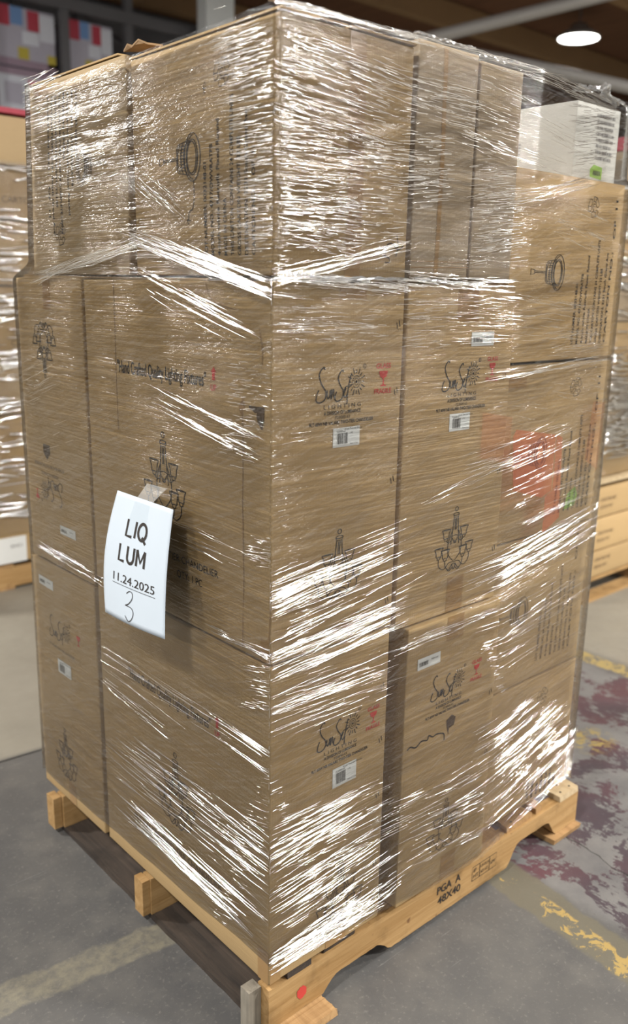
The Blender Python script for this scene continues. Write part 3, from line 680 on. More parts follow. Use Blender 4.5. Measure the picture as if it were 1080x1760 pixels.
# A: near corner
A1 = Carton('cardboard_box', 'tall chandelier carton at the near corner, standing on the pallet', .0, .335, 0.0, .690, .141, .878, seed=1, group=G1)
A2 = Carton('cardboard_box', 'tall chandelier carton at the near corner, middle tier, behind the white paper sheet', .0, .338, 0.0, .692, .884, 1.604, seed=2, group=G1,
            dents=(('L', .09, 1.54, .10, .05, .006), ('L', .045, 1.365, .045, .035, .010), ('L', .085, 1.2, .03, .22, .003), ('L', .02, .98, .03, .06, .004)))
B1 = Carton('cardboard_box', 'tall chandelier carton with a torn scratch line, lower right tier, on the pallet', .385, .722, -.010, .66, .140, .862, seed=3, group=G1, bulge=.001)
B2 = Carton('cardboard_box', 'tall chandelier carton with two white stickers, middle tier, right of the corner carton', .347, .700, -.004, .66, .868, 1.606, seed=4, group=G1, lean_x0=-.004)
L1 = Carton('cardboard_box', 'tall chandelier carton at the left end of the pallet, bottom tier', -.003, .60, .706, 1.070, .141, .852, seed=5, group=G1)
L2 = Carton('cardboard_box', 'tall chandelier carton with an upside-down drawing, middle tier at the left end', -.003, .60, .700, 1.056, .858, 1.606, seed=6, group=G1)
G4 = Carton('cardboard_box', 'bottom carton of the right-hand stack, set back above bare pallet boards', .745, 1.207, .050, .50, .139, .545, seed=7, group=G2)
G3 = Carton('cardboard_box', 'second carton from the bottom of the right-hand stack', .745, 1.205, .050, .50, .549, .968, seed=8, group=G2)
G2_ = Carton('cardboard_box', 'third carton of the right-hand stack, behind a red reflection tinted into the film', .735, 1.205, .050, .50, .972, 1.420, seed=9, group=G2, lean_x1=.012)
G1_ = Carton('cardboard_box', 'top brown carton of the right-hand stack, under the white box', .742, 1.218, .050, .50, 1.426, 1.866, seed=10, group=G2)
T1 = Carton('cardboard_box', 'large recessed light carton on the top tier at the near corner', .006, .325, -.010, .462, 1.612, 2.026, seed=11, group=G2, bulge=.0035)
TT = Carton('cardboard_box', 'recessed light carton on the top tier at the left end, text upside down', .002, .33, .486, .955, 1.612, 2.040, 'kraft_pale', seed=12, group=G2, lean_y1=-.035, lean_y0=-.012)
T2 = Carton('cardboard_box', 'plain greyish carton on the top tier, second from the corner', .342, .520, -.006, .46, 1.614, 2.046, 'kraft_grey', seed=13, group='plain cartons on the top tier')
T3 = Carton('cardboard_box', 'narrow greyish carton on the top tier beside the gap to the white box', .531, .675, -.002, .46, 1.616, 2.040, 'kraft_grey', seed=14, group='plain cartons on the top tier')
WB = Carton('white_cardboard_box', 'white carton with a green mark on top of the right-hand stack', 1.058, 1.262, .110, .50, 1.870, 2.056, 'white_card', cat='white box', seed=15, r=.003)

# rough top edge flaps
def flap(c, pts, name='box_flap', mat='kraft'):
    vs = [Vector(p) for p in pts]; n = len(vs); nz = Vector((0, 0, .0035))
    allv = vs + [v + nz for v in vs]
    fs = [tuple(range(n - 1, -1, -1)), tuple(range(n, 2 * n))] + [(i, (i + 1) % n, n + (i + 1) % n, n + i) for i in range(n)]
    return mesh(name, allv, fs, M[mat], c.root)
flap(T1, [(.002, -.015, 2.0265), (.15, -.015, 2.0265), (.15, .46, 2.0265), (.004, .462, 2.0265)]); flap(T1, [(.158, -.015, 2.0265), (.325, -.015, 2.0265), (.325, .46, 2.0265), (.158, .46, 2.0265)])
flap(TT, [(.0, .50, 2.041), (.0, .90, 2.041), (.16, .90, 2.043), (.16, .50, 2.043)]); flap(TT, [(.17, .50, 2.043), (.17, .90, 2.043), (.33, .90, 2.041), (.33, .50, 2.041)])
# the torn bit sticking up between the two left cartons of the top tier
flap(TT, [(.002, .480, 2.043), (.0, .462, 2.052), (.004, .452, 2.047), (.006, .430, 2.056), (.012, .405, 2.046), (.05, .41, 2.050), (.055, .47, 2.050)], 'torn_flap', 'kraft_inner')

# --- prints, corner carton bottom
def left_panel_prints(c, z0, faded=False):
    m = 'ink_soft' if faded else 'ink'
    c.put('L', join(text('"Hand Crafted Quality Lighting Fixtures"', .027, .345, .012)), .546, z0 + .002, 'printed_text', m)
    c.put('L', join(xf(up_arrow(), 0, .012, .018, .026), xf(centred(text('UP', .012, .018, .02)), 0, -.008)), .176, z0 + .004, 'up_arrow_mark', 'ink_red')
left_panel_prints(A2, 1.402); left_panel_prints(A1, .664, True)
A2.put('L', chandelier(.016), .362, 1.100, 'chandelier_drawing', 'ink', scale=.172, sy=.129)
A1.put('L', chandelier(.016), .345, .352, 'chandelier_drawing', 'ink_soft', scale=.165, sy=.130)
for c, z, m in ((A2, 1.018, 'ink'), (A1, .278, 'ink_soft')):
    c.put('L', join(xf(text('9LT VALARE TWO-TIER CHANDELIER', .016, .375), 0, 0), xf(text('QTY: 1 PC', .016, .095), .222, -.035)), .543, z, 'printed_text', m)
c = A2
logo_block(A2, .168, 1.440); glass_mark(A2, .282, 1.452, 1.1); A2.sticker('R', .147, 1.334, .072, .038, 1)
A2.put('R', chandelier(.016), .172, .985, 'chandelier_drawing', 'ink', scale=.140, sy=.097)
logo_block(B2, .524, 1.438, .98); glass_mark(B2, .630, 1.452); B2.sticker('R', .490, 1.334, .068, .038, 2); B2.sticker('R', .549, 1.507, .080, .030, 3, True)
B2.put('R', chandelier(.016), .533, .972, 'chandelier_drawing', 'ink', scale=.140, sy=.100)
logo_block(A1, .188, .706, .98, 'ink'); glass_mark(A1, .291, .707); A1.sticker('R', .169, .597, .072, .046, 4)
A1.put('R', chandelier(.016), .204, .190, 'chandelier_drawing', 'ink_soft', scale=.150, sy=.115)
logo_block(B1, .535, .712, .96, 'ink'); glass_mark(B1, .641, .722); B1.sticker('R', .420, .782, .080, .028, 5, True)
B1.put('R', chandelier(.016), .556, .232, 'chandelier_drawing', 'ink_soft', scale=.145, sy=.094)
B1.put('R', strokes([spline([(0, 0), (.012, .004), (.03, -.003), (.05, .006), (.07, .002), (.075, .012), (.09, .004), (.105, .006), (.13, -.002), (.133, -.02)])], .0035), .398, .562, 'scratch_mark', 'ink')
B1.put('R', poly([(0, 0), (.02, .01), (.035, .0), (.03, -.02), (.012, -.024), (.01, -.04), (.004, -.02)]), .535, .592, 'smudge', 'ink_soft')
A2.staples('R', [(.316, 1.530), (.316, 1.398), (.316, 1.215), (.315, 1.07), (.314, .95)]); B2.staples('R', [(.672, 1.41), (.676, 1.19), (.678, 1.0)])
A1.staples('R', [(.312, .75), (.312, .62), (.31, .48), (.31, .30)]); B1.staples('R', [(.700, .62), (.70, .45)])
# left end cartons
L2.put('L', chandelier(.018), .906, 1.498, 'chandelier_drawing', 'ink', scale=.135, sy=.092, rot=180)
L2.put('L', centred(text('9LT 60W NB VALARE TWO-TIER CHANDELIER', .008, .175)), .918, 1.132, 'printed_text', 'ink_soft', rot=180)
L2.put('L', centred(text('A DIVISION OF LUMINANCE', .008, .10)), .915, 1.110, 'printed_text', 'ink_soft', rot=180)
L2.put('L', sunset_logo(), .845, 1.098, 'maker_logo', 'ink_soft', scale=.132, rot=180)
L2.put('L', poly([(0, 0), (.04, 0), (.04, -.022), (.02, -.04), (0, -.022)]), .945, 1.185, 'worn_patch', 'ink_soft')
L2.put('L', xf(goblet(), 0, 0, .02, .026), .998, 1.055, 'fragile_mark', 'ink_red', rot=180)
L2.sticker('L', .872, .980, .084, .024, 6, True); L1.sticker('L', 1.028, .804, .090, .026, 7, True); L1.sticker('L', .930, .584, .076, .040, 8)
L1.put('L', sunset_logo(), .975, .635, 'maker_logo', 'ink_soft', scale=.13)
L1.put('L', centred(text('9LT VALARE TWO-TIER CHANDELIER', .007, .15)), .905, .612, 'printed_text', 'ink_soft')
L1.put('L', xf(goblet(), 0, 0, .02, .028), .802, .660, 'fragile_mark', 'ink_red')
L1.put('L', chandelier(.018), .915, .215, 'chandelier_drawing', 'ink_soft', scale=.135, sy=.105)
# top tier
T1.put('L', recycle(), .151, 1.958, 'recycling_mark', 'ink', scale=.0245)
T1.put('L', downlight(), .287, 1.826, 'lamp_drawing', 'ink', scale=.155, sy=.085)
T1.put('L', strokes([[(0, 0), (.006, .012), (.01, 0), (0, 0)], [(.004, .0), (.004, -.01)]], .002), .208, 1.938, 'small_mark', 'ink')
T1.put('L', strokes([spline([(0, .05), (.001, .02), (-.004, 0), (-.016, -.006), (-.02, -.022)]), [(-.024, -.02), (-.02, -.028), (-.012, -.022), (-.024, -.02)]], .002), .240, 1.735, 'cable_drawing', 'ink')
side_text(T1, 'L', .199, 1.648, .0205, .0095, [.165, .195, .235, .10, .27, .20, .24, .18])
side_text(TT, 'L', .712, 2.005, .0205, .0085, [.14, .20, .26, .14, .30, .24, .30, .26], rot=-90)
TT.put('L', downlight(), .645, 1.845, 'lamp_drawing', 'ink_soft', scale=.14, sy=.085, rot=180)
TT.put('L', recycle(), .800, 1.705, 'recycling_mark', 'ink', scale=.026)
T1.put('R', strokes([spline([(0, 0), (.005, .02), (.02, .022), (.035, .012), (.05, .02)]), spline([(.03, .04), (.035, .02), (.03, 0)]), [(-.004, .0), (.012, -.004), (.014, -.012), (0, -.012)]], .0022), .265, 1.655, 'cable_drawing', 'ink')
# right-hand stack
for c, zz, m in ((G1_, 0, 'ink'), (G2_, -.448, 'ink'), (G3, -.875, 'ink_soft'), (G4, -1.322, 'ink')):
    b = c.b[4]
    if c is G4:
        c.put('R', recycle(), 1.040, .476, 'recycling_mark', m, scale=.026)
        ds = [xf(text(s_, .011, None, .04), 0, -.0225 * i) for i, s_ in enumerate(['LOT NU', 'MODEL', '4-inch', 'MADE IN', 'THIS CA', 'GROSS C', 'DESTI'])]
        c.put('R', join(*ds), 1.012, .152, 'printed_text', m, rot=90); continue
    dx = {id(G1_): (.0, 0), id(G2_): (-.012, .0), id(G3): (-.035, 0)}[id(c)][0]
    c.put('R', recycle(), 1.072 + dx, 1.802 + zz, 'recycling_mark', m, scale=.026)
    c.put('R', downlight(), .895 + dx, 1.640 + zz, 'lamp_drawing', m, scale=.15, sy=.085)
    side_text(c, 'R', 1.030 + dx, 1.465 + zz if c is not G3 else .598, .0225, .0095, [.15, .175, .22, .09, .26, .19, .23, .36], mat=m)
G2_.put('R', poly([(0, 0), (.05, .008), (.06, .035), (.045, .06), (.01, .045)]), 1.060, 1.020, 'green_smear', 'green', off=.0004)
WB.put('R', join(*[xf(barcode(.085 - .004 * (i % 3), .008, 30 + i), 0, -.0145 * i) for i in range(8)]), 1.150, 2.028, 'printed_text', 'ink_light')
WB.put('R', poly([(0, 0), (.056, -.004), (.054, .026), (.012, .030), (-.003, .018)]), 1.138, 1.884, 'green_sticker', 'green', off=.0004)
WB.put('R', barcode(.034, .011, 77), 1.150, 1.889, 'barcode', 'ink', off=.0012)
WB.put('L', join(*[xf(barcode(.03, .004, 50 + i), 0, -.008 * i) for i in range(4)]), .30, 1.965, 'printed_text', 'ink_light')
# tapes
T1.tape('R', .160, .199, 1.614, 2.024); T2.tape('R', .412, .424, 1.62, 2.04)
A1.tape('R', .164, .226, .143, .205); B1.tape('R', .548, .604, .142, .212); B2.tape('R', .515, .573, .872, .955); B1.tape('R', .52, .58, .80, .86)
A1.tape('L', .001, .036, .143, .224); A1.tape('R', .003, .032, .143, .224); A2.tape('R', .16, .23, 1.575, 1.602); B2.tape('R', .50, .57, 1.53, 1.60)
L2.tape('L', .86, .90, 1.53, 1.602); L1.tape('L', .87, .91, .145, .21); A2.tape('R', .16, .23, .886, .925); L2.tape('L', .86, .90, .862, .90)
G2_.tape('R', .745, .842, 1.365, 1.395); TT.sheet('L', .925, .855, 2.005, 2.035, 'packing_tape', 'tape', .0007)
A2.tape('L', .003, .030, .886, 1.0)
# fold lines and tears of the corner carton
A2.put('L', strokes([[(0, 0), (.003, -.1), (0, -.2), (.002, -.33)]], .0022), .553, 1.604, 'fold_line', 'kraft_inner')
A2.put('L', strokes([spline([(0, 0), (.02, -.03), (.08, -.045), (.12, -.05), (.155, -.06), (.16, -.075), (.172, -.11), (.172, -.14)])], .0022), .20, 1.598, 'torn_edge', 'kraft_inner')
A2.put('L', strokes([[(0, 0), (.002, -.08), (-.001, -.2), (.004, -.35), (0, -.49)]], .0026), .088, 1.385, 'fold_line', 'kraft_inner')
A2.put('L', poly([(0, 0), (.046, .002), (.044, -.04), (.02, -.036), (.006, -.02)]), .072, 1.380, 'torn_hole', 'ink_soft')
A2.put('L', strokes([[(.006, -.002), (.016, -.030)], [(.018, .0), (.024, -.034)], [(.03, 0), (.034, -.036)]], .003), .072, 1.380, 'torn_liner', 'kraft_pale', off=.0016)
A2.put('L', poly([(0, 0), (.012, .02), (.016, .0), (.012, -.02), (.004, -.012)]), .098, 1.375, 'torn_hole', 'kraft_inner')
T2.put('R', strokes([[(0, 0), (.178, .002)], [(.0, -.012), (.178, -.008)]], .002), .342, 1.648, 'fold_line', 'kraft_inner')

# ------------------------------------------------------------ stretch film round the load
def hull_at(z):
    """outline of the film at height z: near corner, bend, right corner, back corner, left corner"""
    k = min(1, max(0, (z - 1.60) / .05)); k = k * k * (3 - 2 * k)
    q = min(1, max(0, (z - 1.84) / .04)); q = q * q * (3 - 2 * q)
    o = -.0095; lo = -.014 * (1 - min(1, max(0, (z - .86) / .03))) - .012 * k
    xr = 1.216 + .054 * q; yl = (1.061 - .018 * min(0, z - .85)) * (1 - k) + (.960 - .037 * max(0, z - 1.62) / .4) * k
    return [(o, o + lo * .3), (.715, o + lo), (xr, .034 + .045 * q), (xr + .002, 1.04), (o, yl)], z
def film_point(face, u, z, off=0.0):
    P, _ = hull_at(z)
    if face == 'L': return Vector((P[0][0] - off, u, z)), Vector((-1, 0, 0))
    if u < P[1][0]:
        t = (u - P[0][0]) / (P[1][0] - P[0][0]); return Vector((u, P[0][1] + (P[1][1] - P[0][1]) * t - off, z)), Vector((0, -1, 0))
    t = (u - P[1][0]) / (P[2][0] - P[1][0]); n = Vector((P[2][1] - P[1][1], -(P[2][0] - P[1][0]), 0)).normalized()
    return Vector((u, P[1][1] + (P[2][1] - P[1][1]) * t, z)) + n * off, n
def ripple(s, z):
    a = noise.noise(Vector((s * 2.2, z * 9, 1.3))) * .0026 + noise.noise(Vector((s * 5 + z * 9, z * 42 - s * 11, 5))) * .0013 + noise.noise(Vector((s * 4, z * 90, 9))) * .0007
    return a * .6
wrap = empty('stretch_wrap', (.6, .5, .14), 'clear wrinkled plastic film wound round the whole tall load of cartons', 'plastic wrap')
ZN = 380; vs = []; uv = []; fs = []; SEG = [170, 110, 40, 30, 230]
cols = []
for z_i in range(ZN + 1):
    t = z_i / ZN; row = []
    zt = .145 + (2.058 - .145) * t
    P, _ = hull_at(zt); s0 = 0
    loop = [0, 1, 2, 3, 4, 0]
    for e in range(5):
        a, b = P[loop[e]], P[loop[e + 1]]; n = SEG[e]; L = math.dist(a, b); nx, ny = (b[1] - a[1]) / L, -(b[0] - a[0]) / L
        for i in range(n):
            q = i / n; x = a[0] + (b[0] - a[0]) * q; y = a[1] + (b[1] - a[1]) * q; s = s0 + L * q
            zb = {0: .205 - .06 * min(1, q * 1.3), 1: .150 + .03 * q, 2: .15, 3: .16, 4: .175 + .035 * q}[e]
            zb += .008 * noise.noise(Vector((s * 6, 0, 3)))
            ztop = {0: 2.040 + .012 * q, 1: 2.052 + .018 * q, 2: 2.07, 3: 2.05, 4: 2.045 - .012 * q}[e] + .003 * noise.noise(Vector((s * 18, 4, 0)))
            if e == 4: ztop = min(ztop, 2.02 + .015 * q) if q > .05 else ztop
            z = zb + (ztop - zb) * t
            d = ripple(s, z) * min(1, q * 12 + .3, (1 - q) * 12 + .3)
            row.append((x + nx * d, y + ny * d, z)); uv.append((s + .0, z))
        s0 += L
    cols.append(len(row)); vs += row
W = cols[0]
for k in range(ZN):
    for i in range(W - 1): fs.append((k * W + i, k * W + i + 1, (k + 1) * W + i + 1, (k + 1) * W + i))
    fs.append((k * W + W - 1, k * W, (k + 1) * W, (k + 1) * W + W - 1))
mesh('film_sheet', vs, fs, M['film'], wrap, True, uv)
# every cluster of creases: panel, centre u z, its two half axes on the panel, count, shortest and longest crease, width
FOLDS = [
    ('L', 0.791, 1.953, -0.0885, 0.0029, -0.0638, -0.0935, 60, 0.0554, 0.1661, 0.0018), ('L', 0.623, 1.828, -0.0968, 0.0115, -0.0432, -0.0519, 50, 0.0365, 0.1218, 0.0016),
    ('L', 0.03, 1.841, -0.0646, 0.0003, -0.0576, -0.1749, 420, 0.0277, 0.0846, 0.0022), ('L', 0.104, 1.754, -0.0676, 0.0011, -0.0252, -0.1069, 90, 0.0169, 0.0507, 0.0014),
    ('L', 0.197, 1.637, -0.2371, -0.0523, 0.0114, -0.0156, 110, 0.072, 0.2159, 0.0022), ('L', 0.669, 1.641, -0.2235, 0.0344, -0.0074, -0.0107, 60, 0.0798, 0.2394, 0.0022),
    ('L', 0.354, 1.764, -0.0617, -0.0325, 0.0326, -0.0158, 30, 0.0349, 0.1046, 0.0015), ('L', 0.238, 1.556, -0.1564, -0.0417, 0.0214, -0.0219, 40, 0.0539, 0.1978, 0.0016),
    ('L', 0.205, 1.338, -0.1396, -0.0257, 0.0233, -0.0273, 34, 0.071, 0.1685, 0.0015), ('L', 0.072, 1.373, -0.0453, 0.0013, 0.0227, -0.0986, 80, 0.0139, 0.0453, 0.0016),
    ('L', 0.201, 1.092, -0.1306, -0.0046, 0.0175, -0.0266, 12, 0.056, 0.1493, 0.002), ('L', 0.908, 1.3, -0.0944, 0.0287, -0.1005, -0.0967, 24, 0.0395, 0.1315, 0.0013),
    ('L', 0.793, 0.893, -0.175, -0.0094, 0.0154, -0.0146, 30, 0.0404, 0.1618, 0.0016), ('L', 0.065, 0.909, -0.1027, 0.0042, 0.0078, -0.0139, 30, 0.0257, 0.0857, 0.0018),
    ('L', 0.011, 1.113, -0.0426, 0.0054, 0.0075, -0.0298, 40, 0.0138, 0.043, 0.0016), ('L', 0.277, 0.693, -0.3211, -0.0065, 0.0216, -0.0273, 34, 0.0756, 0.2834, 0.0018),
    ('L', 0.506, 0.619, -0.1169, -0.0064, 0.0255, -0.027, 18, 0.0639, 0.1703, 0.0018), ('L', 0.262, 0.439, -0.2929, 0.0016, 0.0604, -0.0779, 75, 0.0732, 0.2563, 0.002),
    ('L', 0.315, 0.297, -0.2185, -0.0045, 0.0314, -0.0386, 60, 0.1093, 0.2732, 0.0024), ('L', 0.014, 0.558, -0.0385, 0.0086, 0.1491, -0.3373, 150, 0.0143, 0.0466, 0.0016),
    ('L', 0.019, 0.839, -0.0427, 0.0098, 0.0151, -0.0541, 50, 0.0146, 0.0547, 0.0016), ('L', -0.009, 1.469, -0.016, 0.0003, 0.0173, -0.1317, 50, 0.008, 0.0224, 0.0014),
    ('L', 0.945, 1.4, -0.04, -0.0001, 0.1138, -0.2117, 50, 0.0167, 0.0534, 0.0013), ('L', 0.463, 1.81, -0.0176, -0.0036, 0.102, -0.1544, 40, 0.0113, 0.0315, 0.0013),
    ('R', 0.016, 1.804, 0.0127, 0.001, -0.007, -0.1961, 200, 0.0064, 0.0204, 0.002), ('R', 0.011, 1.226, 0.0123, -0.0, 0.0833, -0.3687, 150, 0.0068, 0.0219, 0.0016),
    ('R', 0.023, 0.557, 0.014, -0.0003, 0.1605, -0.3613, 160, 0.0084, 0.028, 0.0017), ('R', 0.129, 1.919, 0.1431, -0.0141, -0.035, -0.0743, 240, 0.0261, 0.0784, 0.0025),
    ('R', 0.149, 1.76, 0.1574, 0.005, -0.0058, -0.0884, 330, 0.0143, 0.0644, 0.0026), ('R', 0.153, 1.645, 0.1551, 0.0324, 0.0062, -0.0156, 70, 0.0288, 0.1153, 0.0018),
    ('R', 0.108, 1.703, 0.0972, -0.004, -0.0083, -0.049, 110, 0.0139, 0.0556, 0.0026), ('R', 0.403, 1.943, 0.1003, -0.001, -0.0114, -0.0365, 80, 0.0167, 0.0836, 0.0024),
    ('R', 0.371, 1.82, 0.0642, 0.0061, 0.0048, -0.0628, 118, 0.017, 0.0594, 0.0026), ('R', 0.589, 1.749, 0.0755, 0.0079, 0.0229, -0.0977, 260, 0.016, 0.0639, 0.0026),
    ('R', 0.568, 1.939, 0.0731, -0.0071, -0.036, -0.0657, 60, 0.022, 0.0826, 0.0022), ('R', 0.283, 2.036, 0.2994, 0.0081, -0.0025, -0.0078, 130, 0.0225, 0.0899, 0.0018),
    ('R', 0.819, 2.037, 0.2305, 0.0013, -0.007, -0.0122, 60, 0.0512, 0.2305, 0.0018), ('R', 1.014, 2.036, 0.1211, 0.008, -0.0057, -0.0207, 60, 0.0303, 0.1214, 0.0018),
    ('R', 0.768, 1.906, 0.1117, -0.0069, -0.031, -0.048, 30, 0.0497, 0.1492, 0.0015), ('R', 1.016, 1.956, 0.1068, 0.016, 0.0198, -0.0559, 80, 0.0247, 0.1234, 0.0022),
    ('R', 0.797, 1.818, 0.1544, 0.0292, 0.0107, -0.0161, 40, 0.0524, 0.2095, 0.0018), ('R', 0.968, 1.747, 0.1171, -0.0133, -0.0263, -0.0387, 34, 0.0442, 0.1179, 0.0015),
    ('R', 0.832, 1.536, 0.1999, -0.0106, -0.0005, -0.0469, 50, 0.0429, 0.1715, 0.0015), ('R', 0.992, 1.477, 0.1249, 0.0043, 0.0146, -0.029, 50, 0.0312, 0.1093, 0.0016),
    ('R', 0.896, 1.417, 0.2778, 0.009, 0.0054, -0.0101, 50, 0.0585, 0.2048, 0.0018), ('R', 0.169, 1.605, 0.1637, -0.0092, -0.0012, -0.0103, 110, 0.0224, 0.0895, 0.002),
    ('R', 0.487, 1.61, 0.1711, -0.0044, -0.0003, -0.014, 110, 0.0228, 0.0951, 0.002), ('R', 0.142, 1.547, 0.1398, -0.0078, -0.003, -0.0468, 130, 0.0177, 0.0663, 0.0015),
    ('R', 0.484, 1.536, 0.1527, 0.0019, 0.0079, -0.0537, 110, 0.0191, 0.0763, 0.0015), ('R', 0.176, 1.003, 0.1627, 0.0195, 0.0425, -0.0778, 80, 0.0596, 0.2085, 0.0018),
    ('R', 0.097, 1.003, 0.0768, 0.0095, 0.0261, -0.0504, 45, 0.0563, 0.1548, 0.0024), ('R', 0.171, 0.9, 0.1659, 0.0112, 0.0151, -0.0299, 90, 0.0605, 0.1814, 0.0022),
    ('R', 0.568, 1.173, 0.111, 0.0207, 0.0169, -0.0217, 14, 0.0565, 0.1505, 0.0018), ('R', 0.241, 1.38, 0.2752, 0.0009, 0.0113, -0.0576, 24, 0.0243, 0.0809, 0.0012),
    ('R', 0.918, 0.952, 0.2382, 0.0216, 0.0481, -0.0459, 80, 0.1063, 0.3189, 0.0024), ('R', 0.835, 1.179, 0.1829, 0.017, 0.0857, -0.0924, 60, 0.0525, 0.2099, 0.0015),
    ('R', 0.873, 0.851, 0.1952, 0.0118, 0.0906, -0.092, 60, 0.0522, 0.1826, 0.0016), ('R', 0.93, 1.314, 0.2193, -0.0333, -0.0081, -0.0717, 24, 0.038, 0.1267, 0.0013),
    ('R', 1.16, 1.31, 0.028, -0.0001, 0.0587, -0.0979, 40, 0.021, 0.0491, 0.0015), ('R', 0.974, 1.075, 0.1735, 0.0098, 0.0322, -0.034, 30, 0.0579, 0.1737, 0.0016),
    ('R', 0.892, 0.733, 0.1913, -0.0004, 0.0883, -0.0984, 36, 0.0547, 0.1913, 0.0014), ('R', 0.682, 0.715, 0.0137, -0.0008, 0.0695, -0.1222, 40, 0.0138, 0.0367, 0.0015),
    ('R', 0.151, 0.781, 0.1523, 0.0014, 0.033, -0.0714, 70, 0.0457, 0.1371, 0.0017), ('R', 0.147, 0.36, 0.1426, 0.0131, 0.0964, -0.1628, 220, 0.043, 0.1575, 0.002),
    ('R', 0.142, 0.213, 0.1394, 0.003, 0.0161, -0.0293, 90, 0.0587, 0.1761, 0.0026), ('R', 0.56, 0.327, 0.1398, -0.0053, 0.0615, -0.0994, 60, 0.04, 0.1399, 0.0016),
    ('R', 0.506, 0.837, 0.1731, 0.0045, 0.0091, -0.0157, 40, 0.0385, 0.1155, 0.0016), ('R', 0.196, 0.454, 0.1429, -0.0052, 0.0417, -0.0837, 60, 0.0477, 0.1271, 0.0016),
    ('R', 0.942, 0.317, 0.2269, 0.0205, 0.1545, -0.147, 150, 0.06, 0.2398, 0.0017), ('R', 0.862, 0.43, 0.1449, 0.0075, 0.112, -0.1134, 80, 0.0484, 0.1451, 0.0018),
]

def make_folds(name, sel, seed):
    r = random.Random(seed); mb = MB()
    for (face, u, z, au, az, bu, bz, n, l0, l1, w) in sel:
        an = math.hypot(au, az); dx, dz = au / an, az / an
        # strands gather in bundles
        bundles = [r.uniform(-1, 1) for _ in range(max(3, n // 6))]
        for k in range(int(n * (FOLD_K if n < 120 else FOLD_K * .7))):
            p = r.uniform(-1, 1); q = r.choice(bundles) + r.gauss(0, .10) if r.random() < .75 else r.uniform(-1, 1)
            q = max(-1.25, min(1.25, q)); L = r.uniform(l0, l1) * (.6 if r.random() < .4 else 1)
            cu, cz = u + au * p + bu * q, z + az * p + bz * q; tilt = r.gauss(0, .035)
            ex, ez = dx - dz * tilt, dz + dx * tilt; m = max(3, int(L / .009)); m = min(m, 9); pts = []; N_ = None
            for i in range(m):
                t = (i / (m - 1) - .5) * L; uu, zz = cu + ex * t, cz + ez * t + r.gauss(0, .0004)
                if face == 'L': uu = max(-.013, min(uu, 1.07 if zz < 1.6 else .93))
                else: uu = max(-.012, min(uu, 1.218 if zz < 1.85 else 1.26))
                zz = max(.165, min(zz, 2.055)); P_, N_ = film_point(face, uu, zz, .0026 + .0008 * r.random()); pts.append(P_)
            if (pts[-1] - pts[0]).length < .004: continue
            fold_strip(mb, pts, N_, w * r.uniform(.25, .75))
    o = mb.build(name, M['fold'], wrap, True); o['kind'] = 'stuff'; return o
FOLD_K = 1.4
make_folds('film_folds', [f for f in FOLDS if f[0] == 'L'], 7)
make_folds('film_folds', [f for f in FOLDS if f[0] == 'R'], 8)
# gathered film bunched over the near top corner and on the white box
def crumple(name, pts, r0, seed):
    r = random.Random(seed); n = 26; m = 12; vs = []; fs = []
    P = [Vector(p) for p in pts]
    for i in range(n + 1):
        t = i / n * (len(P) - 1); a = min(int(t), len(P) - 2); c = P[a].lerp(P[a + 1], t - a)
        for j in range(m + 1):
            an = PI * j / m; rr = r0 * (1 + .7 * noise.noise(Vector((i * .5, j * .6, seed))))
            vs.append(c + Vector((0, -math.cos(an) * rr, math.sin(an) * rr * .8)) + Vector((0, 0, .004 * r.random())))
    for i in range(n):
        for j in range(m): fs.append((i * (m + 1) + j, i * (m + 1) + j + 1, (i + 1) * (m + 1) + j + 1, (i + 1) * (m + 1) + j))
    mesh(name, vs, fs, M['bunch'], wrap, False, [(v[0], v[2]) for v in vs])
M['bunch'] = clear_mat('bunched_stretch_film', (.93, .94, .95), .28, .16, .05)
crumple('film_bunch', [(-.008, .0, 2.035), (.10, .0, 2.042), (.20, .0, 2.038), (.33, .0, 2.040)], .006, 2)
crumple('film_bunch', [(.335, .0, 2.050), (0.51, .0, 2.052)], .005, 3)
crumple('film_bunch', [(.53, .0, 2.046), (.68, .0, 2.048)], .006, 4)
crumple('film_bunch', [(1.0, .08, 2.062), (1.12, .10, 2.078), (1.16, .10, 2.095), (1.18, .11, 2.075), (1.262, .11, 2.062)], .014, 5)
crumple('film_bunch', [(.02, -.012, 1.612), (.12, -.012, 1.607), (.33, -.01, 1.609)], .006, 6)
crumple('film_bunch', [(.35, -.01, 1.610), (.52, -.01, 1.604), (.69, -.008, 1.613)], .006, 7)
# tinted patches standing in for a red reflection in the film
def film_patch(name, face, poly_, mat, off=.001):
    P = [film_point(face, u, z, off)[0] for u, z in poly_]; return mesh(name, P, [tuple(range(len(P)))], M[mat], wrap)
film_patch('red_reflection_patch', 'R', [(.722, 1.262), (.735, 1.278), (.93, 1.245), (.93, 1.10), (.88, 1.09), (.74, 1.13)], 'red_reflection')
film_patch('red_reflection_patch', 'R', [(.935, 1.245), (.965, 1.235), (.985, 1.02), (.90, .99), (.90, 1.09), (.935, 1.10)], 'red_reflection')
film_patch('red_reflection_patch', 'R', [(.60, 1.33), (.712, 1.31), (.712, 1.20), (.60, 1.225)], 'pink_reflection')
film_patch('red_reflection_patch', 'R', [(1.12, 1.315), (1.19, 1.305), (1.18, 1.12), (1.10, 1.16)], 'pink_reflection')
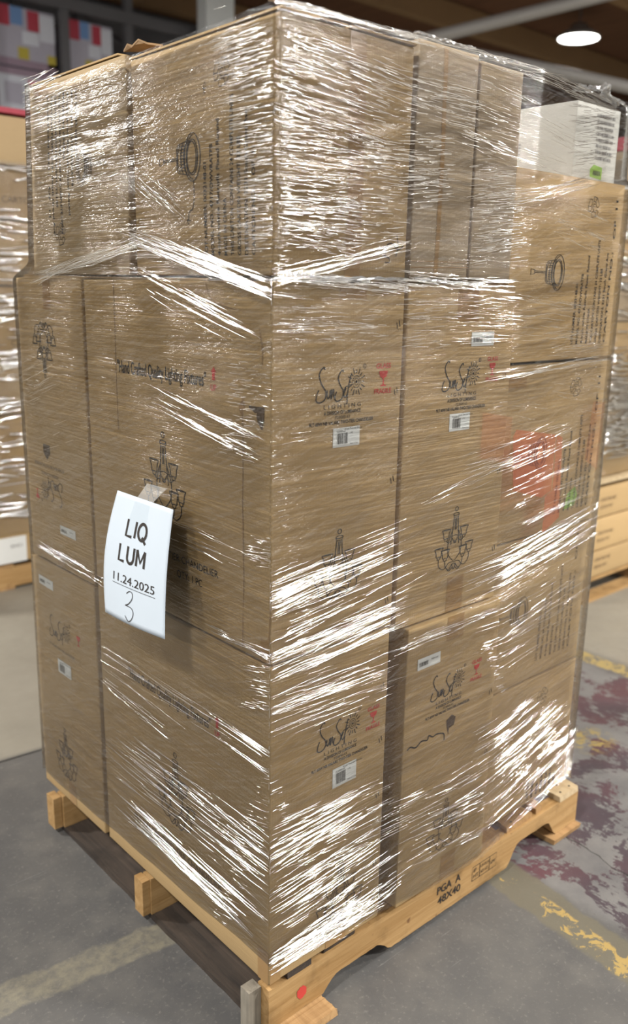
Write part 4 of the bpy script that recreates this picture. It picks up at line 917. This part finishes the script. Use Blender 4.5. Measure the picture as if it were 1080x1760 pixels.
# ------------------------------------------------------------ the sheet of paper hanging on the load
pr = empty('paper_sheet', (-.06, .37, 1.0), 'white paper sheet lettered LIQ LUM 11.24.2025 3 taped to the film', 'paper sign')
TLc, TRc, BRc, BLc = Vector((-.034, .508, 1.144)), Vector((-.044, .263, 1.150)), Vector((-.092, .231, .889)), Vector((-.084, .496, .868))
def paper_pt(a, b, off=0.0):
    """a 0..1 left to right, b 0..1 top to bottom"""
    p = (TLc * (1 - a) + TRc * a) * (1 - b) + (BLc * (1 - a) + BRc * a) * b
    bow = -.010 * math.sin(PI * b) * (1 - .4 * a) - .006 * math.sin(PI * a) * b
    return p + Vector((-bow * -1, 0, 0)) + Vector((-off, 0, 0)) + Vector((0, .012 * math.sin(PI * b) * (1 - a), 0))
n = 24; vs = [paper_pt(i / n, j / n) for j in range(n + 1) for i in range(n + 1)]
fs = [(j * (n + 1) + i, (j + 1) * (n + 1) + i, (j + 1) * (n + 1) + i + 1, j * (n + 1) + i + 1) for j in range(n) for i in range(n)]
sh = mesh('sheet', vs, fs, M['paper'], pr, True); so = sh.modifiers.new('thick', 'SOLIDIFY'); so.thickness = .0004; so.offset = 0
def paper_put(d, a, b, name, w, off=.0012):
    """drawing in metres of an 8.5 x 11 inch sheet, origin at (a, b) of the sheet"""
    P = [paper_pt(a + x / .216, b - y / .279, off) for x, y in d[0]]; return mesh(name, P, d[1], M['ink'], pr)
def block_letters(word, h, w, gap, th):
    ds = []; x = 0
    for ch in word:
        g = {'L': [[(0, 1), (0, 0), (1, 0)]], 'I': [[(0, 1), (0, 0)]], 'U': [[(0, 1), (0, .35)] + arc(.5, .35, .5, .35, 180, 360, 10) + [(1, 1)]],
             'M': [[(0, 0), (0, 1)], [(0, 1), (.5, .25), (1, 1)], [(1, 1), (1, 0)]], 'Q': [arc(.5, .5, .5, .5, 0, 360, 22), [(.55, .2), (1.02, -.16)]]}[ch]
        k = {'I': 0, 'M': 1.15, 'Q': 1.15, 'L': .85, 'U': 1}[ch] * w
        for ln in g: ds.append(strokes([[(x + a * k, b * h) for a, b in ln]], th))
        x += k + gap
    return centred(join(*ds))
paper_put(block_letters('LIQ', .036, .0245, .0105, .0065), .495, .310, 'printed_word', 0)
paper_put(block_letters('LUM', .036, .0225, .0105, .0065), .475, .515, 'printed_word', 0)
paper_put(join(centred(text('11.24.2025', .0185, .142)), strokes([[(-.074 + .0074 * i, -.006) for i in range(21)]], .001)), .520, .685, 'printed_date', 0)
paper_put(strokes([spline([(-.012, .047), (-.002, .054), (.008, .052), (.008, .040), (-.004, .026), (-.016, .020), (-.010, .020), (.006, .018), (.012, .008), (.006, -.006), (-.006, -.014), (-.018, -.004)])], .0018), .485, .925, 'handwritten_number', 0)
v = [paper_pt(a, b, .0009) for a, b in ((.36, .03), (.62, .03), (.62, .30), (.30, .30))] + [Vector((-.016, .41, 1.175)), Vector((-.016, .33, 1.178))]
mesh('clear_tape', v, [(0, 3, 2, 1), (4, 0, 1, 5)], M['clear_tape'], pr)
